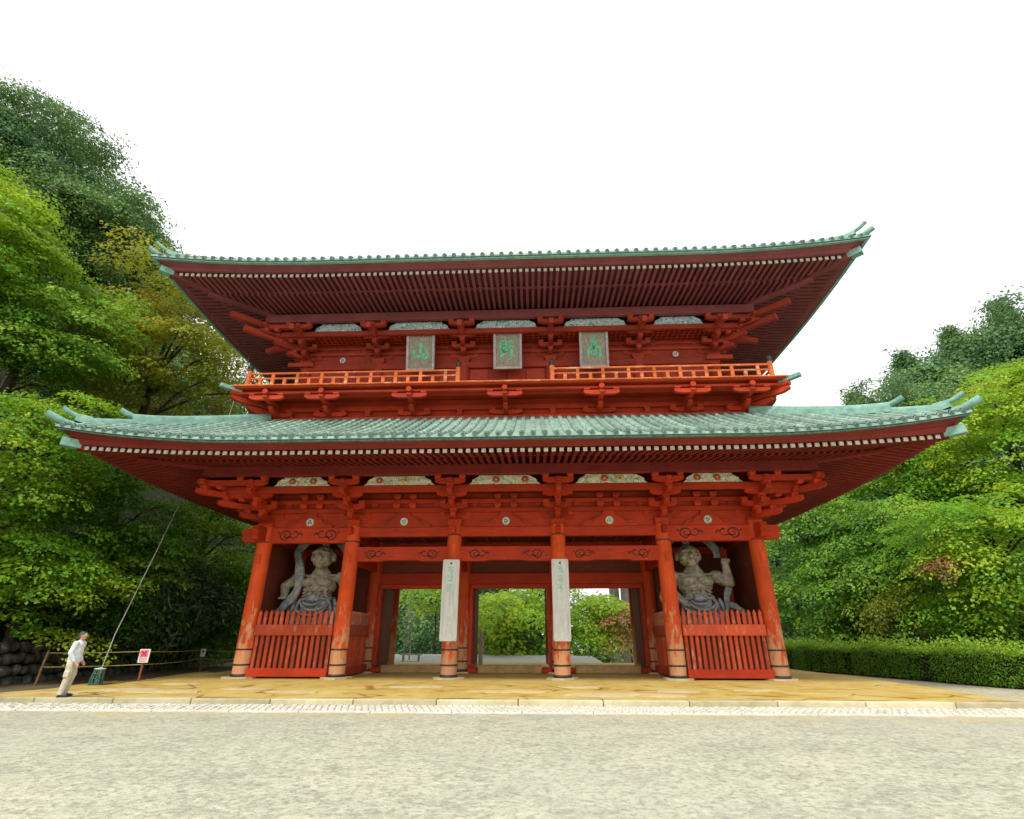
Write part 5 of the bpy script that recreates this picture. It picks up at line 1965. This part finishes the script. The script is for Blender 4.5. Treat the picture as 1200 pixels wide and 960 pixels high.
# ================================================================== vegetation
def leaves_mesh(name, mat, C, N, D, L, Wd, tint):
    """C centres, N normals, D direction in plane (unit), L lengths, Wd widths: one rhombic leaf each"""
    n = len(C)
    S = np.cross(N, D)
    S /= np.linalg.norm(S, axis=1, keepdims=True) + 1e-9
    V = np.empty((n, 4, 3), np.float32)
    V[:, 0] = C - D * L[:, None] * .5
    V[:, 1] = C + S * Wd[:, None] * .5 + N * (L * .06)[:, None]
    V[:, 2] = C + D * L[:, None] * .5 - N * (L * .10)[:, None]
    V[:, 3] = C - S * Wd[:, None] * .5 + N * (L * .06)[:, None]
    me = bpy.data.meshes.new(name)
    me.vertices.add(4 * n)
    me.vertices.foreach_set('co', V.ravel())
    me.loops.add(4 * n)
    me.loops.foreach_set('vertex_index', np.arange(4 * n, dtype=np.int32))
    me.polygons.add(n)
    me.polygons.foreach_set('loop_start', np.arange(0, 4 * n, 4, dtype=np.int32))
    me.polygons.foreach_set('loop_total', np.full(n, 4, np.int32))
    ca = me.color_attributes.new('tint', 'FLOAT_COLOR', 'CORNER')
    col = np.ones((n, 4, 4), np.float32)
    col[:, :, :2] = tint[:, None, :]
    ca.data.foreach_set('color', col.ravel())
    me.materials.append(MT[mat])
    me.update(calc_edges=True)
    return me
def unit(v):
    return v / (np.linalg.norm(v, axis=1, keepdims=True) + 1e-9)

def crown(kind, c, rx, ry, rz, n_leaves, leaf, rng, mat, yellow=.2):
    """leaves gathered into overlapping branch pads spread through an uneven ellipsoid, with dark gaps between"""
    ph = rng.uniform(0, 6.3, 8)
    pad_r = leaf * {'maple': 7.5, 'broad': 6.0, 'cedar': 4.0, 'shrub': 4.0}[kind]
    per = {'maple': 170, 'broad': 120, 'cedar': 26, 'shrub': 30}[kind]
    ns = max(5, n_leaves // per)
    cam_d = np.array(CAM) - np.array(c); cam_d /= np.linalg.norm(cam_d)
    if kind == 'cedar':
        t = rng.random(ns) ** .8
        prof = (1 - t) ** .75 * (.85 + .25 * np.sin(t * 34 + ph[3])) + .05
        az = rng.uniform(0, 6.283, ns)
        rr = prof * (rng.random(ns) ** .35)
        sc = np.stack([np.cos(az) * rr * rx, np.sin(az) * rr * ry, (t * 2 - 1) * rz], 1) + np.array(c)
        out = np.stack([np.cos(az), np.sin(az), np.full(ns, -.25)], 1)
    else:
        d = unit(rng.normal(size=(ns, 3)))
        away = (d @ cam_d) < -.2
        d[away & (rng.random(ns) < .65)] *= np.array([-1, -1, 1])
        lump = 1 + .20 * np.sin(d[:, 0] * 4 + ph[0] + 2 * d[:, 2]) + .16 * np.sin(d[:, 1] * 5 + ph[1]) + .14 * np.sin(d[:, 2] * 6 + ph[2] + d[:, 0] * 3)
        rad = (rng.random(ns) ** .5) * .6 + .38 + (rng.random(ns) < .08) * rng.uniform(.05, .16, ns)
        sc = d * (rad * lump)[:, None] * np.array([rx, ry, rz]) + np.array(c)
        out = d.copy(); out[:, 2] = np.clip(out[:, 2] * .2, -.15, .15)
        # branches turn toward the open side
        out += cam_d * np.array([.5, .5, 0])
    out = unit(out)
    tone = np.clip(rng.normal(.48, .26, ns), 0, 1)
    yel = np.clip(rng.random(ns) * .6 + yellow + .25 * np.sin(sc[:, 0] * .5 + ph[4]) * np.sin(sc[:, 2] * .6 + ph[5]), 0, 1)
    size = rng.uniform(.5, 1.5, ns) * pad_r
    cnt = np.maximum(6, (per * (size / pad_r) ** 2).astype(int))
    si = np.repeat(np.arange(ns), cnt)
    n = len(si)
    o = out[si]
    tilt = {'maple': .30, 'broad': .55, 'cedar': 1.3, 'shrub': .5}[kind]
    tl = (tilt * rng.uniform(.3, 1.6, ns))[si]
    upn = unit(np.stack([o[:, 0] * tl, o[:, 1] * tl, np.ones(n)], 1))
    sidev = unit(np.cross(upn, o))
    fwd = np.cross(sidev, upn)
    a = rng.uniform(0, 6.283, n)
    # ragged outline: each pad breaks into finger-like twigs
    k5 = rng.integers(4, 8, ns)[si]
    edge = 1 - .34 * (.5 + .5 * np.cos(a * k5 + rng.uniform(0, 6.283, ns)[si]))
    r = np.sqrt(rng.random(n)) * edge
    sz = size[si]
    u = np.cos(a) * r * sz * (1.25 if kind != 'cedar' else 1.3)
    v = np.sin(a) * r * sz * (.95 if kind != 'cedar' else .55)
    thick = {'maple': .07, 'broad': .16, 'cedar': .16, 'shrub': .45}[kind]
    C = sc[si] + fwd * u[:, None] + sidev * v[:, None] + upn * (rng.normal(0, thick, n) * sz)[:, None]
    rr2 = np.sqrt(u * u + v * v)
    C[:, 2] -= .20 * rr2 ** 2 / sz * (1 if kind != 'cedar' else 1.6)
    jit = {'maple': .34, 'broad': .48, 'cedar': .55, 'shrub': .9}[kind]
    rdir = fwd * (u / (rr2 + 1e-6))[:, None] + sidev * (v / (rr2 + 1e-6))[:, None]
    N = unit(upn + rdir * (.55 * rr2 / sz)[:, None] + rng.normal(0, jit, (n, 3)))
    D = unit(rdir + rng.normal(0, .4, (n, 3)))
    D = unit(D - N * np.sum(D * N, 1, keepdims=True))
    ln = leaf * rng.uniform(.65, 1.3, n)
    asp = {'maple': .70, 'broad': .58, 'cedar': .34, 'shrub': .24}[kind]
    if kind == 'shrub':
        ln *= 1.9
    keep = ~((np.abs(C[:, 0]) < 17.3) & (C[:, 1] > -7.2) & (C[:, 1] < 14.6) & (C[:, 2] > 6.5))   # nothing grows through the eaves
    tint = np.stack([np.clip(tone[si] * .75 + rng.normal(.13, .15, n), 0, 1), np.clip(yel[si] * .75 + rng.random(n) * .3, 0, 1)], 1)
    return leaves_mesh('crown', mat, C[keep].astype(np.float32), N[keep], D[keep], ln[keep], (ln * asp)[keep], tint[keep]), sc

def tree(name, kind, c, rx, ry, rz, base_z, n, leaf, label, cat, group, mat, seed, trunk_r=.25, yellow=.2, bark='bark', top=False):
    rng = np.random.default_rng(seed)
    e = empty(name, (c[0], c[1], base_z), label, cat, group)
    me, sc = crown(kind, c, rx, ry, rz, n, leaf, rng, mat, yellow)
    link('crown', me, e)
    t = MB()
    lean = rng.uniform(-.4, .4, 2) * min(1, rx / 4)
    tz = c[2] + rz * (.9 if kind == 'cedar' else .55)
    base = Vector((c[0] + lean[0], c[1] + lean[1], base_z - .3))
    tip = Vector((c[0], c[1], tz))
    mid = base.lerp(tip, .5) + Vector((rng.uniform(-.2, .2), rng.uniform(-.2, .2), 0))
    t.tube([base, base.lerp(mid, .15), mid, tip], [trunk_r * 1.35, trunk_r, trunk_r * .75, trunk_r * .15], 9)
    t.build('trunk', bark, e)
    nl = 12 if kind != 'cedar' else 8
    lb = MB()
    pick = sc[rng.choice(len(sc), min(nl, len(sc)), replace=False)]
    for p in pick:
        f = np.clip((p[2] - base_z) / max(.5, tz - base_z) * .75, .12, .9)
        s_ = base.lerp(mid, f * 2) if f < .5 else mid.lerp(tip, f * 2 - 1)
        q = Vector(p)
        k = s_.lerp(q, .5) + Vector((0, 0, .12 * (q - s_).length))
        lb.tube([s_, k, q], [trunk_r * .36 * (1 - f * .5), trunk_r * .22, trunk_r * .06], 6)
    tag(lb.build('limbs', bark, e), None, None, None, 'stuff')
    return e

F_PX = 607.435
LEAF_N, LEAF_S = 1.15, .84
def at_px(u_, v_, Y):
    d = fw + r2 * ((u_ - 600) / F_PX) - u2 * ((v_ - 480) / F_PX)
    k = (Y - CAM.y) / d.y
    return CAM + d * k, F_PX / ((d * k).dot(fw))
def plant(name, kind, u_, v_, ru, rv, Y, base, label, group, mat, seed, yellow=.2, leaf_px=4.2, dens=.62, cat='tree', trunk_r=None, depth=1.0, bark='bark'):
    p, sc = at_px(u_, v_, Y)
    rx, rz = ru / sc, rv / sc
    b = base(p.x, p.y) if callable(base) else base
    return tree(name, kind, (p.x, p.y, p.z), rx, rx * depth, rz, b, int(ru * rv * 3.14 * dens * LEAF_N), leaf_px * LEAF_S / sc, label, cat, group, mat, seed, trunk_r or max(.10, min(.5, rx * .06)), yellow, bark)
GL, GR, GB = 'trees on the hillside left of the gate', 'trees beyond the hedge right of the gate', 'trees behind the gate'
# left slope
D_ = 1.0
BACK = [(40, 330, 150, 130, 40), (150, 470, 120, 110, 42), (60, 560, 150, 120, 40), (205, 600, 110, 110, 44), (285, 640, 70, 90, 50), (275, 490, 50, 60, 46)]
for k, (u_, v_, ru, rv, Y) in enumerate(BACK):
    plant('broadleaf_tree', 'broad', u_, v_, ru, rv, Y, hill_z, ['big dark tree high on the far left slope', 'big dark tree behind the golden maple', 'big dark tree behind the light green maple at the left edge', 'big dark tree behind the lower left eave', 'far dark tree just left of the corner column', 'far dark tree between the two left eaves'][k], GL, 'leaf_cedar', 100 + k, .1, 5.2, .75)
plant('cedar_tree', 'broad', -10, 200, 104, 102, 2, hill_z, 'tall dark blue-green tree at the top left corner of the view', GL, 'leaf_cedar', 1, .15, 3.8, 2.1)
plant('cedar_tree', 'broad', 85, 275, 98, 100, 4, hill_z, 'tall blue-green tree whose crown slopes down toward the upper roof', GL, 'leaf_cedar', 2, .40, 3.8, 2.1)
plant('broadleaf_tree', 'broad', 155, 335, 62, 84, 9, hill_z, 'dark green tree just left of the upper roof corner', GL, 'leaf_cedar', 3, .3, 3.8, 1.9)
plant('maple_tree', 'maple', -5, 280, 66, 84, -3, hill_z, 'bright yellow-green tree at the left edge below the tall dark one', GL, 'leaf_maple', 4, .45, 4.8, .9)
plant('maple_tree', 'maple', 190, 415, 100, 84, 7, hill_z, 'golden-green maple between the two left roof corners', GL, 'leaf_gold', 5, .36, 4.4, 1.2)
plant('broadleaf_tree', 'maple', 40, 400, 92, 76, 0, hill_z, 'fresh green broadleaf tree at the left edge above the lower roof corner', GL, 'leaf_broad', 6, .45, 4.8, .95)
plant('broadleaf_tree', 'broad', 266, 430, 40, 50, 22, hill_z, 'thin far tree seen below the upper left eave', GL, 'leaf_broad', 7, .35, 3.6, .45)
plant('maple_tree', 'maple', 25, 540, 110, 92, -3, hill_z, 'light green maple left of the lower roof corner', GL, 'leaf_maple', 8, .22, 5.0, .62)
plant('broadleaf_tree', 'maple', 140, 590, 105, 90, 3, hill_z, 'dark green tree below the lower left eave', GL, 'leaf_broad', 9, .25, 4.6, .9)
plant('maple_tree', 'maple', 38, 668, 92, 72, -2, hill_z, 'bright green maple hanging over the stone wall behind the man', GL, 'leaf_maple', 10, .20, 5.2, .66)
plant('broadleaf_tree', 'maple', 240, 640, 80, 86, 10, hill_z, 'mid green tree beside the left corner column', GL, 'leaf_maple', 11, .28, 4.4, .9)
plant('broadleaf_tree', 'broad', 135, 690, 84, 66, 4, hill_z, 'dark low tree behind the conductor cable', GL, 'leaf_broad', 12, .2, 4.4, .9)
plant('shrub', 'shrub', 198, 706, 52, 40, 6, hill_z, 'shrub with long pale narrow leaves above the rope', GL, 'leaf_shrub', 13, .45, 4.6, 1.2, 'shrub', .08)
plant('shrub', 'shrub', 264, 715, 44, 50, 10, hill_z, 'low green shrub by the foot of the left corner column', GL, 'leaf_maple', 14, .10, 4.2, 1.2, 'shrub', .08)
plant('shrub', 'broad', 95, 748, 50, 20, 3, hill_z, 'dark ivy-like bush on top of the stone wall', GL, 'leaf_shrub', 17, .05, 3.8, .9, 'shrub', .06)
# right of the gate
for k, (u_, v_, ru, rv, Y, lab) in enumerate([(1130, 560, 110, 120, 50, 'big dark tree deep behind the trees at the right edge'), (1010, 610, 90, 100, 54, 'big dark tree far behind the right end of the lower roof'), (915, 680, 60, 100, 50, 'dark wood tree far behind the right corner column'), (1170, 700, 100, 80, 40, 'dark tree low behind the hedge at the right edge')]):
    plant('broadleaf_tree', 'broad', u_, v_, ru, rv, Y, ground_z, lab, GR, 'leaf_cedar', 110 + k, .1, 5.0, .8)
for k, (kd, u_, v_, ru, rv, Y, lab) in enumerate([('broad', 1098, 478, 48, 58, 46, 'dark conifer just right of the lower roof corner, leftmost of the tall ones'), ('broad', 1150, 452, 52, 62, 44, 'dark conifer second from the left above the lower roof corner'), ('broad', 1200, 428, 48, 64, 42, 'dark conifer at the right edge of the view'), ('cedar', 1190, 402, 26, 56, 47, 'slim conifer spire rising at the right edge of the view'), ('cedar', 1072, 462, 24, 50, 45, 'slim conifer spire at the left end of the dark conifers'), ('cedar', 1132, 440, 26, 58, 46, 'slim conifer spire in the middle of the dark conifers'), ('cedar', 1018, 530, 24, 72, 60, 'small far conifer whose tip shows above the lower roof')]):
    plant('conifer_tree', kd, u_, v_, ru, rv, Y, lambda x, y: ground_z(x, y), lab, GR, 'leaf_cedar', 30 + k, .25, 4.8, 2.4, 'tree', .5)
plant('broadleaf_tree', 'broad', 1090, 505, 80, 66, 34, ground_z, 'dark green round tree in front of the conifers', GR, 'leaf_cedar', 39, .35, 3.8, .9)
plant('maple_tree', 'maple', 1185, 520, 86, 92, 17, ground_z, 'yellow-green maple at the right edge under the conifers', GR, 'leaf_maple', 40, .46, 4.4, .95)
plant('broadleaf_tree', 'maple', 1080, 575, 92, 88, 22, ground_z, 'fresh green layered tree under the right end of the lower roof', GR, 'leaf_maple', 41, .25, 4.2, .95)
plant('broadleaf_tree', 'maple', 965, 645, 84, 86, 26, ground_z, 'mid green layered tree beside the right corner column', GR, 'leaf_broad', 42, .45, 4.2, .95)
rmap = plant('maple_tree', 'maple', 1165, 650, 92, 90, 10, ground_z, 'bright green maple behind the hedge at the right edge', GR, 'leaf_maple', 43, .26, 4.8, .9)
plant('broadleaf_tree', 'maple', 1050, 680, 92, 82, 19, ground_z, 'deep green layered tree behind the middle of the hedge', GR, 'leaf_broad', 44, .35, 4.4, .95)
p, sc = at_px(1106, 660, 9.0)
me, _ = crown('maple', (p.x, p.y, p.z), 11 / sc, 9 / sc, 6 / sc, 200, 3.4 / sc, np.random.default_rng(45), 'leaf_red', .5)
tag(link('turned_spray', me, rmap), 'spray of rusty red leaves', kind='stuff')
plant('broadleaf_tree', 'broad', 935, 715, 60, 60, 34, ground_z, 'dark tree low behind the hedge beside the gate', GR, 'leaf_broad', 46, .0, 4.0, .9)
plant('shrub', 'broad', 1060, 725, 44, 36, 15, ground_z, 'olive green bush behind the hedge', GR, 'leaf_gold', 47, .0, 4.0, .9, 'shrub', .1)
plant('shrub', 'broad', 1135, 730, 50, 34, 11, ground_z, 'light olive bush behind the right part of the hedge', GR, 'leaf_maple', 48, .20, 4.0, .9, 'shrub', .1)
plant('shrub', 'broad', 985, 740, 54, 26, 24, ground_z, 'dark bush low behind the left part of the hedge', GR, 'leaf_broad', 49, .1, 4.0, .9, 'shrub', .1)
# behind the gate
plant('maple_tree', 'maple', 605, 728, 54, 44, 29, ground_z, 'bright green maple framed by the middle doorway', GB, 'leaf_maple_lit', 60, .30, 4.8, 1.2, 'tree', .10)
plant('maple_tree', 'maple', 690, 728, 50, 42, 31, ground_z, 'light green maple framed by the right doorway', GB, 'leaf_maple_lit', 61, .48, 4.2, 1.2, 'tree', .10)
plant('maple_tree', 'maple', 738, 736, 22, 28, 28, ground_z, 'rust-tinted maple at the right side of the right doorway', GB, 'leaf_red', 62, .25, 4.0, 1.0, 'tree', .08)
plant('maple_tree', 'maple', 510, 700, 34, 26, 28, ground_z, 'green maple branches at the top of the left doorway', GB, 'leaf_maple_lit', 63, .35, 4.2, .9, 'tree', .09)
plant('broadleaf_tree', 'broad', 470, 725, 70, 60, 48, ground_z, 'dark tree seen through the left doorway', GB, 'leaf_cedar', 64, .0, 3.8, .9)
plant('broadleaf_tree', 'broad', 590, 705, 90, 70, 52, ground_z, 'dark evergreen behind the middle maple', GB, 'leaf_cedar', 65, .1, 3.8, .9)
plant('broadleaf_tree', 'broad', 640, 750, 60, 36, 30, ground_z, 'dark low evergreen between the two middle maples', GB, 'leaf_broad', 66, .1, 3.6, .9)
plant('broadleaf_tree', 'broad', 530, 745, 70, 44, 40, ground_z, 'dark low evergreen left of the middle maple', GB, 'leaf_cedar', 67, .0, 3.8, .9)
plant('broadleaf_tree', 'broad', 720, 745, 60, 40, 52, ground_z, 'far green tree behind the small house', GB, 'leaf_broad', 68, .3, 3.6, .9)
def big_trunk(u_, Y, r, h, label, seed):
    p, sc = at_px(u_, 740, Y)
    g = ground_z(p.x, p.y)
    e = empty('cedar_tree', (p.x, p.y, g), label, 'tree', GB)
    t = MB()
    t.tube([(p.x, p.y, g - .3), (p.x, p.y, g + 2), (p.x + .1, p.y, g + 9), (p.x + .1, p.y, g + h)], [r * 1.35, r, r * .9, r * .45], 14)
    t.build('trunk', 'bark_grey', e)
    me, _ = crown('cedar', (p.x, p.y, g + h * .8), 3.2, 3.2, h * .22, 2600, .34, np.random.default_rng(seed), 'leaf_cedar', .1)
    link('crown', me, e)
big_trunk(742, 38, 1.25, 34, 'thick grey cedar trunk at the top right of the right doorway', 70)
big_trunk(722, 42, .65, 34, 'slimmer cedar trunk just left of the thick one in the right doorway', 71)
big_trunk(572, 46, .50, 34, 'cedar trunk at the left of the middle doorway', 72)
big_trunk(592, 50, .50, 34, 'cedar trunk above the maple in the middle doorway', 73)
big_trunk(478, 40, .50, 34, 'cedar trunk in the left doorway', 74)
big_trunk(625, 48, .55, 34, 'cedar trunk at the right of the middle doorway', 75)

# hedge
hpath = [Vector((15.9, 15.5, 0)), Vector((16.75, 11.5, 0)), Vector((18.0, 5.5, 0)), Vector((19.3, -1.0, 0)), Vector((20.6, -8.0, 0))]
def hp(t_):
    t_ *= len(hpath) - 1
    k = min(int(t_), len(hpath) - 2)
    return hpath[k].lerp(hpath[k + 1], t_ - k), (hpath[k + 1] - hpath[k]).normalized()
e = empty('hedge', (18.5, 3, -.2), 'long clipped green hedge along the path right of the gate', 'hedge')
m = MB()
rows = []
for i in range(40):
    p, d = hp(i / 39)
    s_ = Vector((-d.y, d.x, 0)) * (1 if -d.y * 1 > 0 else -1)
    rows.append([p + s_ * a + Vector((0, 0, z_ - .2)) for a, z_ in ((.08, 0), (.08, 1.05), (1.15, 1.05), (1.15, 0))])
m.grid(rows, 0, False)
tag(m.build('inner_twigs', 'forest_floor', e), None, None, None, None)
rng = np.random.default_rng(80)
n = 36000
C = np.empty((n, 3)); N = np.empty((n, 3)); D = np.empty((n, 3)); tint = np.empty((n, 2)); LN = np.empty(n)
for i in range(n):
    p, d = hp(rng.random())
    s_ = Vector((-d.y, d.x, 0)) * (1 if -d.y > 0 else -1)
    w = rng.random()
    bump_ = .06 * math.sin(p.y * 1.3) + .05 * math.sin(p.y * 2.9 + 1) + .03 * math.sin(p.y * 7)
    if w < .52:                 # face toward the path
        q = p + s_ * (rng.normal(.0, .05) - bump_) + Vector((0, 0, rng.random() * 1.14 - .2))
        nn = -s_ + Vector((0, 0, .5)); tn = (rng.uniform(.2, 1), rng.uniform(0, .75))
        dd = Vector((rng.normal(), rng.normal(), rng.normal()))
    else:
        hgt = abs(rng.normal(0, .10)) + (rng.random() ** 5) * .48
        q = p + s_ * (rng.random() * 1.15) + Vector((0, 0, .88 + hgt + bump_))
        nn = Vector((rng.normal(0, .5), rng.normal(0, .5), 1)); tn = (rng.uniform(.75, 1), rng.uniform(.6, 1))
        dd = Vector((rng.normal(0, .7), rng.normal(0, .7), 1.2))
    nn = (nn + Vector(rng.normal(0, .5, 3))).normalized()
    dd = (dd - nn * dd.dot(nn)).normalized()
    C[i], N[i], D[i], tint[i] = q, nn, dd, tn
    LN[i] = rng.uniform(.06, .13) * (1.5 if w >= .52 else 1)
link('foliage', leaves_mesh('foliage', 'leaf_hedge', C, N, D, LN, LN * .45, tint), e)
e.children[-1]['kind'] = 'stuff'

# ================================================================== things behind the gate
p, sc = at_px(563, 779, 12.6)
e = empty('stone_pillar', (p.x, 12.6, -.1), 'slender pale stone pillar with carved finial in the middle doorway', 'pillar')
m = MB(); m.box(p.x - .13, p.x + .13, 12.47, 12.73, -.2, 1.55, 0, .02); m.build('shaft', 'pillar_stone', e)
m = MB(); m.lathe([(.17, 1.55), (.17, 1.62), (.09, 1.66), (.12, 1.74), (.14, 1.82), (.08, 1.95), (.01, 2.05)], 14, (p.x, 12.6, 0)); m.build('finial', 'pillar_stone', e)
m = MB(); m.box(p.x - .3, p.x + .3, 12.3, 12.9, -.25, -.02, 0, .03); m.build('plinth', 'pillar_stone', e)
p, sc = at_px(483, 722, 19.0)
e = empty('street_lamp', (p.x, 19.0, -.2), 'thin lamp post with white lantern in the left doorway', 'lamp')
m = MB(); m.cyl((p.x, 19, -.3), (p.x, 19, p.z - .1), .06, .045, 10); m.build('post', 'lamp_metal', e)
m = MB(); m.lathe([(.10, -.12), (.17, -.02), (.18, .16), (.12, .2)], 12, (p.x, 19, p.z)); m.build('lantern', 'lamp_glass', e)
m = MB(); m.lathe([(.22, .2), (.10, .30), (.02, .33)], 12, (p.x, 19, p.z)); m.build('lantern_cap', 'lamp_metal', e)
p, sc = at_px(482, 767, 17.5)
e = empty('bench', (p.x, 17.5, -.2), 'low pale plank bench beyond the left doorway', 'bench')
m = MB(); m.box(p.x - .80, p.x + .80, 17.3, 17.7, p.z - .05, p.z + .03, 0, .01); m.build('seat', 'pale_plank', e)
for s_ in (-1, 1):
    m = MB(); m.box(p.x + s_ * .55 - .05, p.x + s_ * .55 + .05, 17.35, 17.65, -.24, p.z - .052); m.build('leg', 'pale_plank', e)
# small house down the slope
p, sc = at_px(706, 778, 46)
g = ground_z(p.x, 46)
e = empty('house', (p.x, 46, g), 'small white house with red-brown roof beyond the right doorway', 'house')
zE, zR = p.z + .35, p.z + 1.75
m = MB(); m.prism([(p.x - 3.6, g - .2), (p.x + 3.6, g - .2), (p.x + 3.6, zE), (p.x, zR - .2), (p.x - 3.6, zE)], 46, 53); m.build('wall', 'house_wall', e)
m = MB()
for s_ in (-1, 1):
    m.bar((p.x + s_ * 4.5, 49.3, zE - .30), (p.x - s_ * .06, 49.3, zR + .02 * s_), 8.6, .22)
m.build('roof', 'house_roof', e)
m = MB(); m.box(p.x - .9, p.x + .9, 45.93, 46.0, zE - .9, zE + .2); m.build('window', 'dark_iron', e)
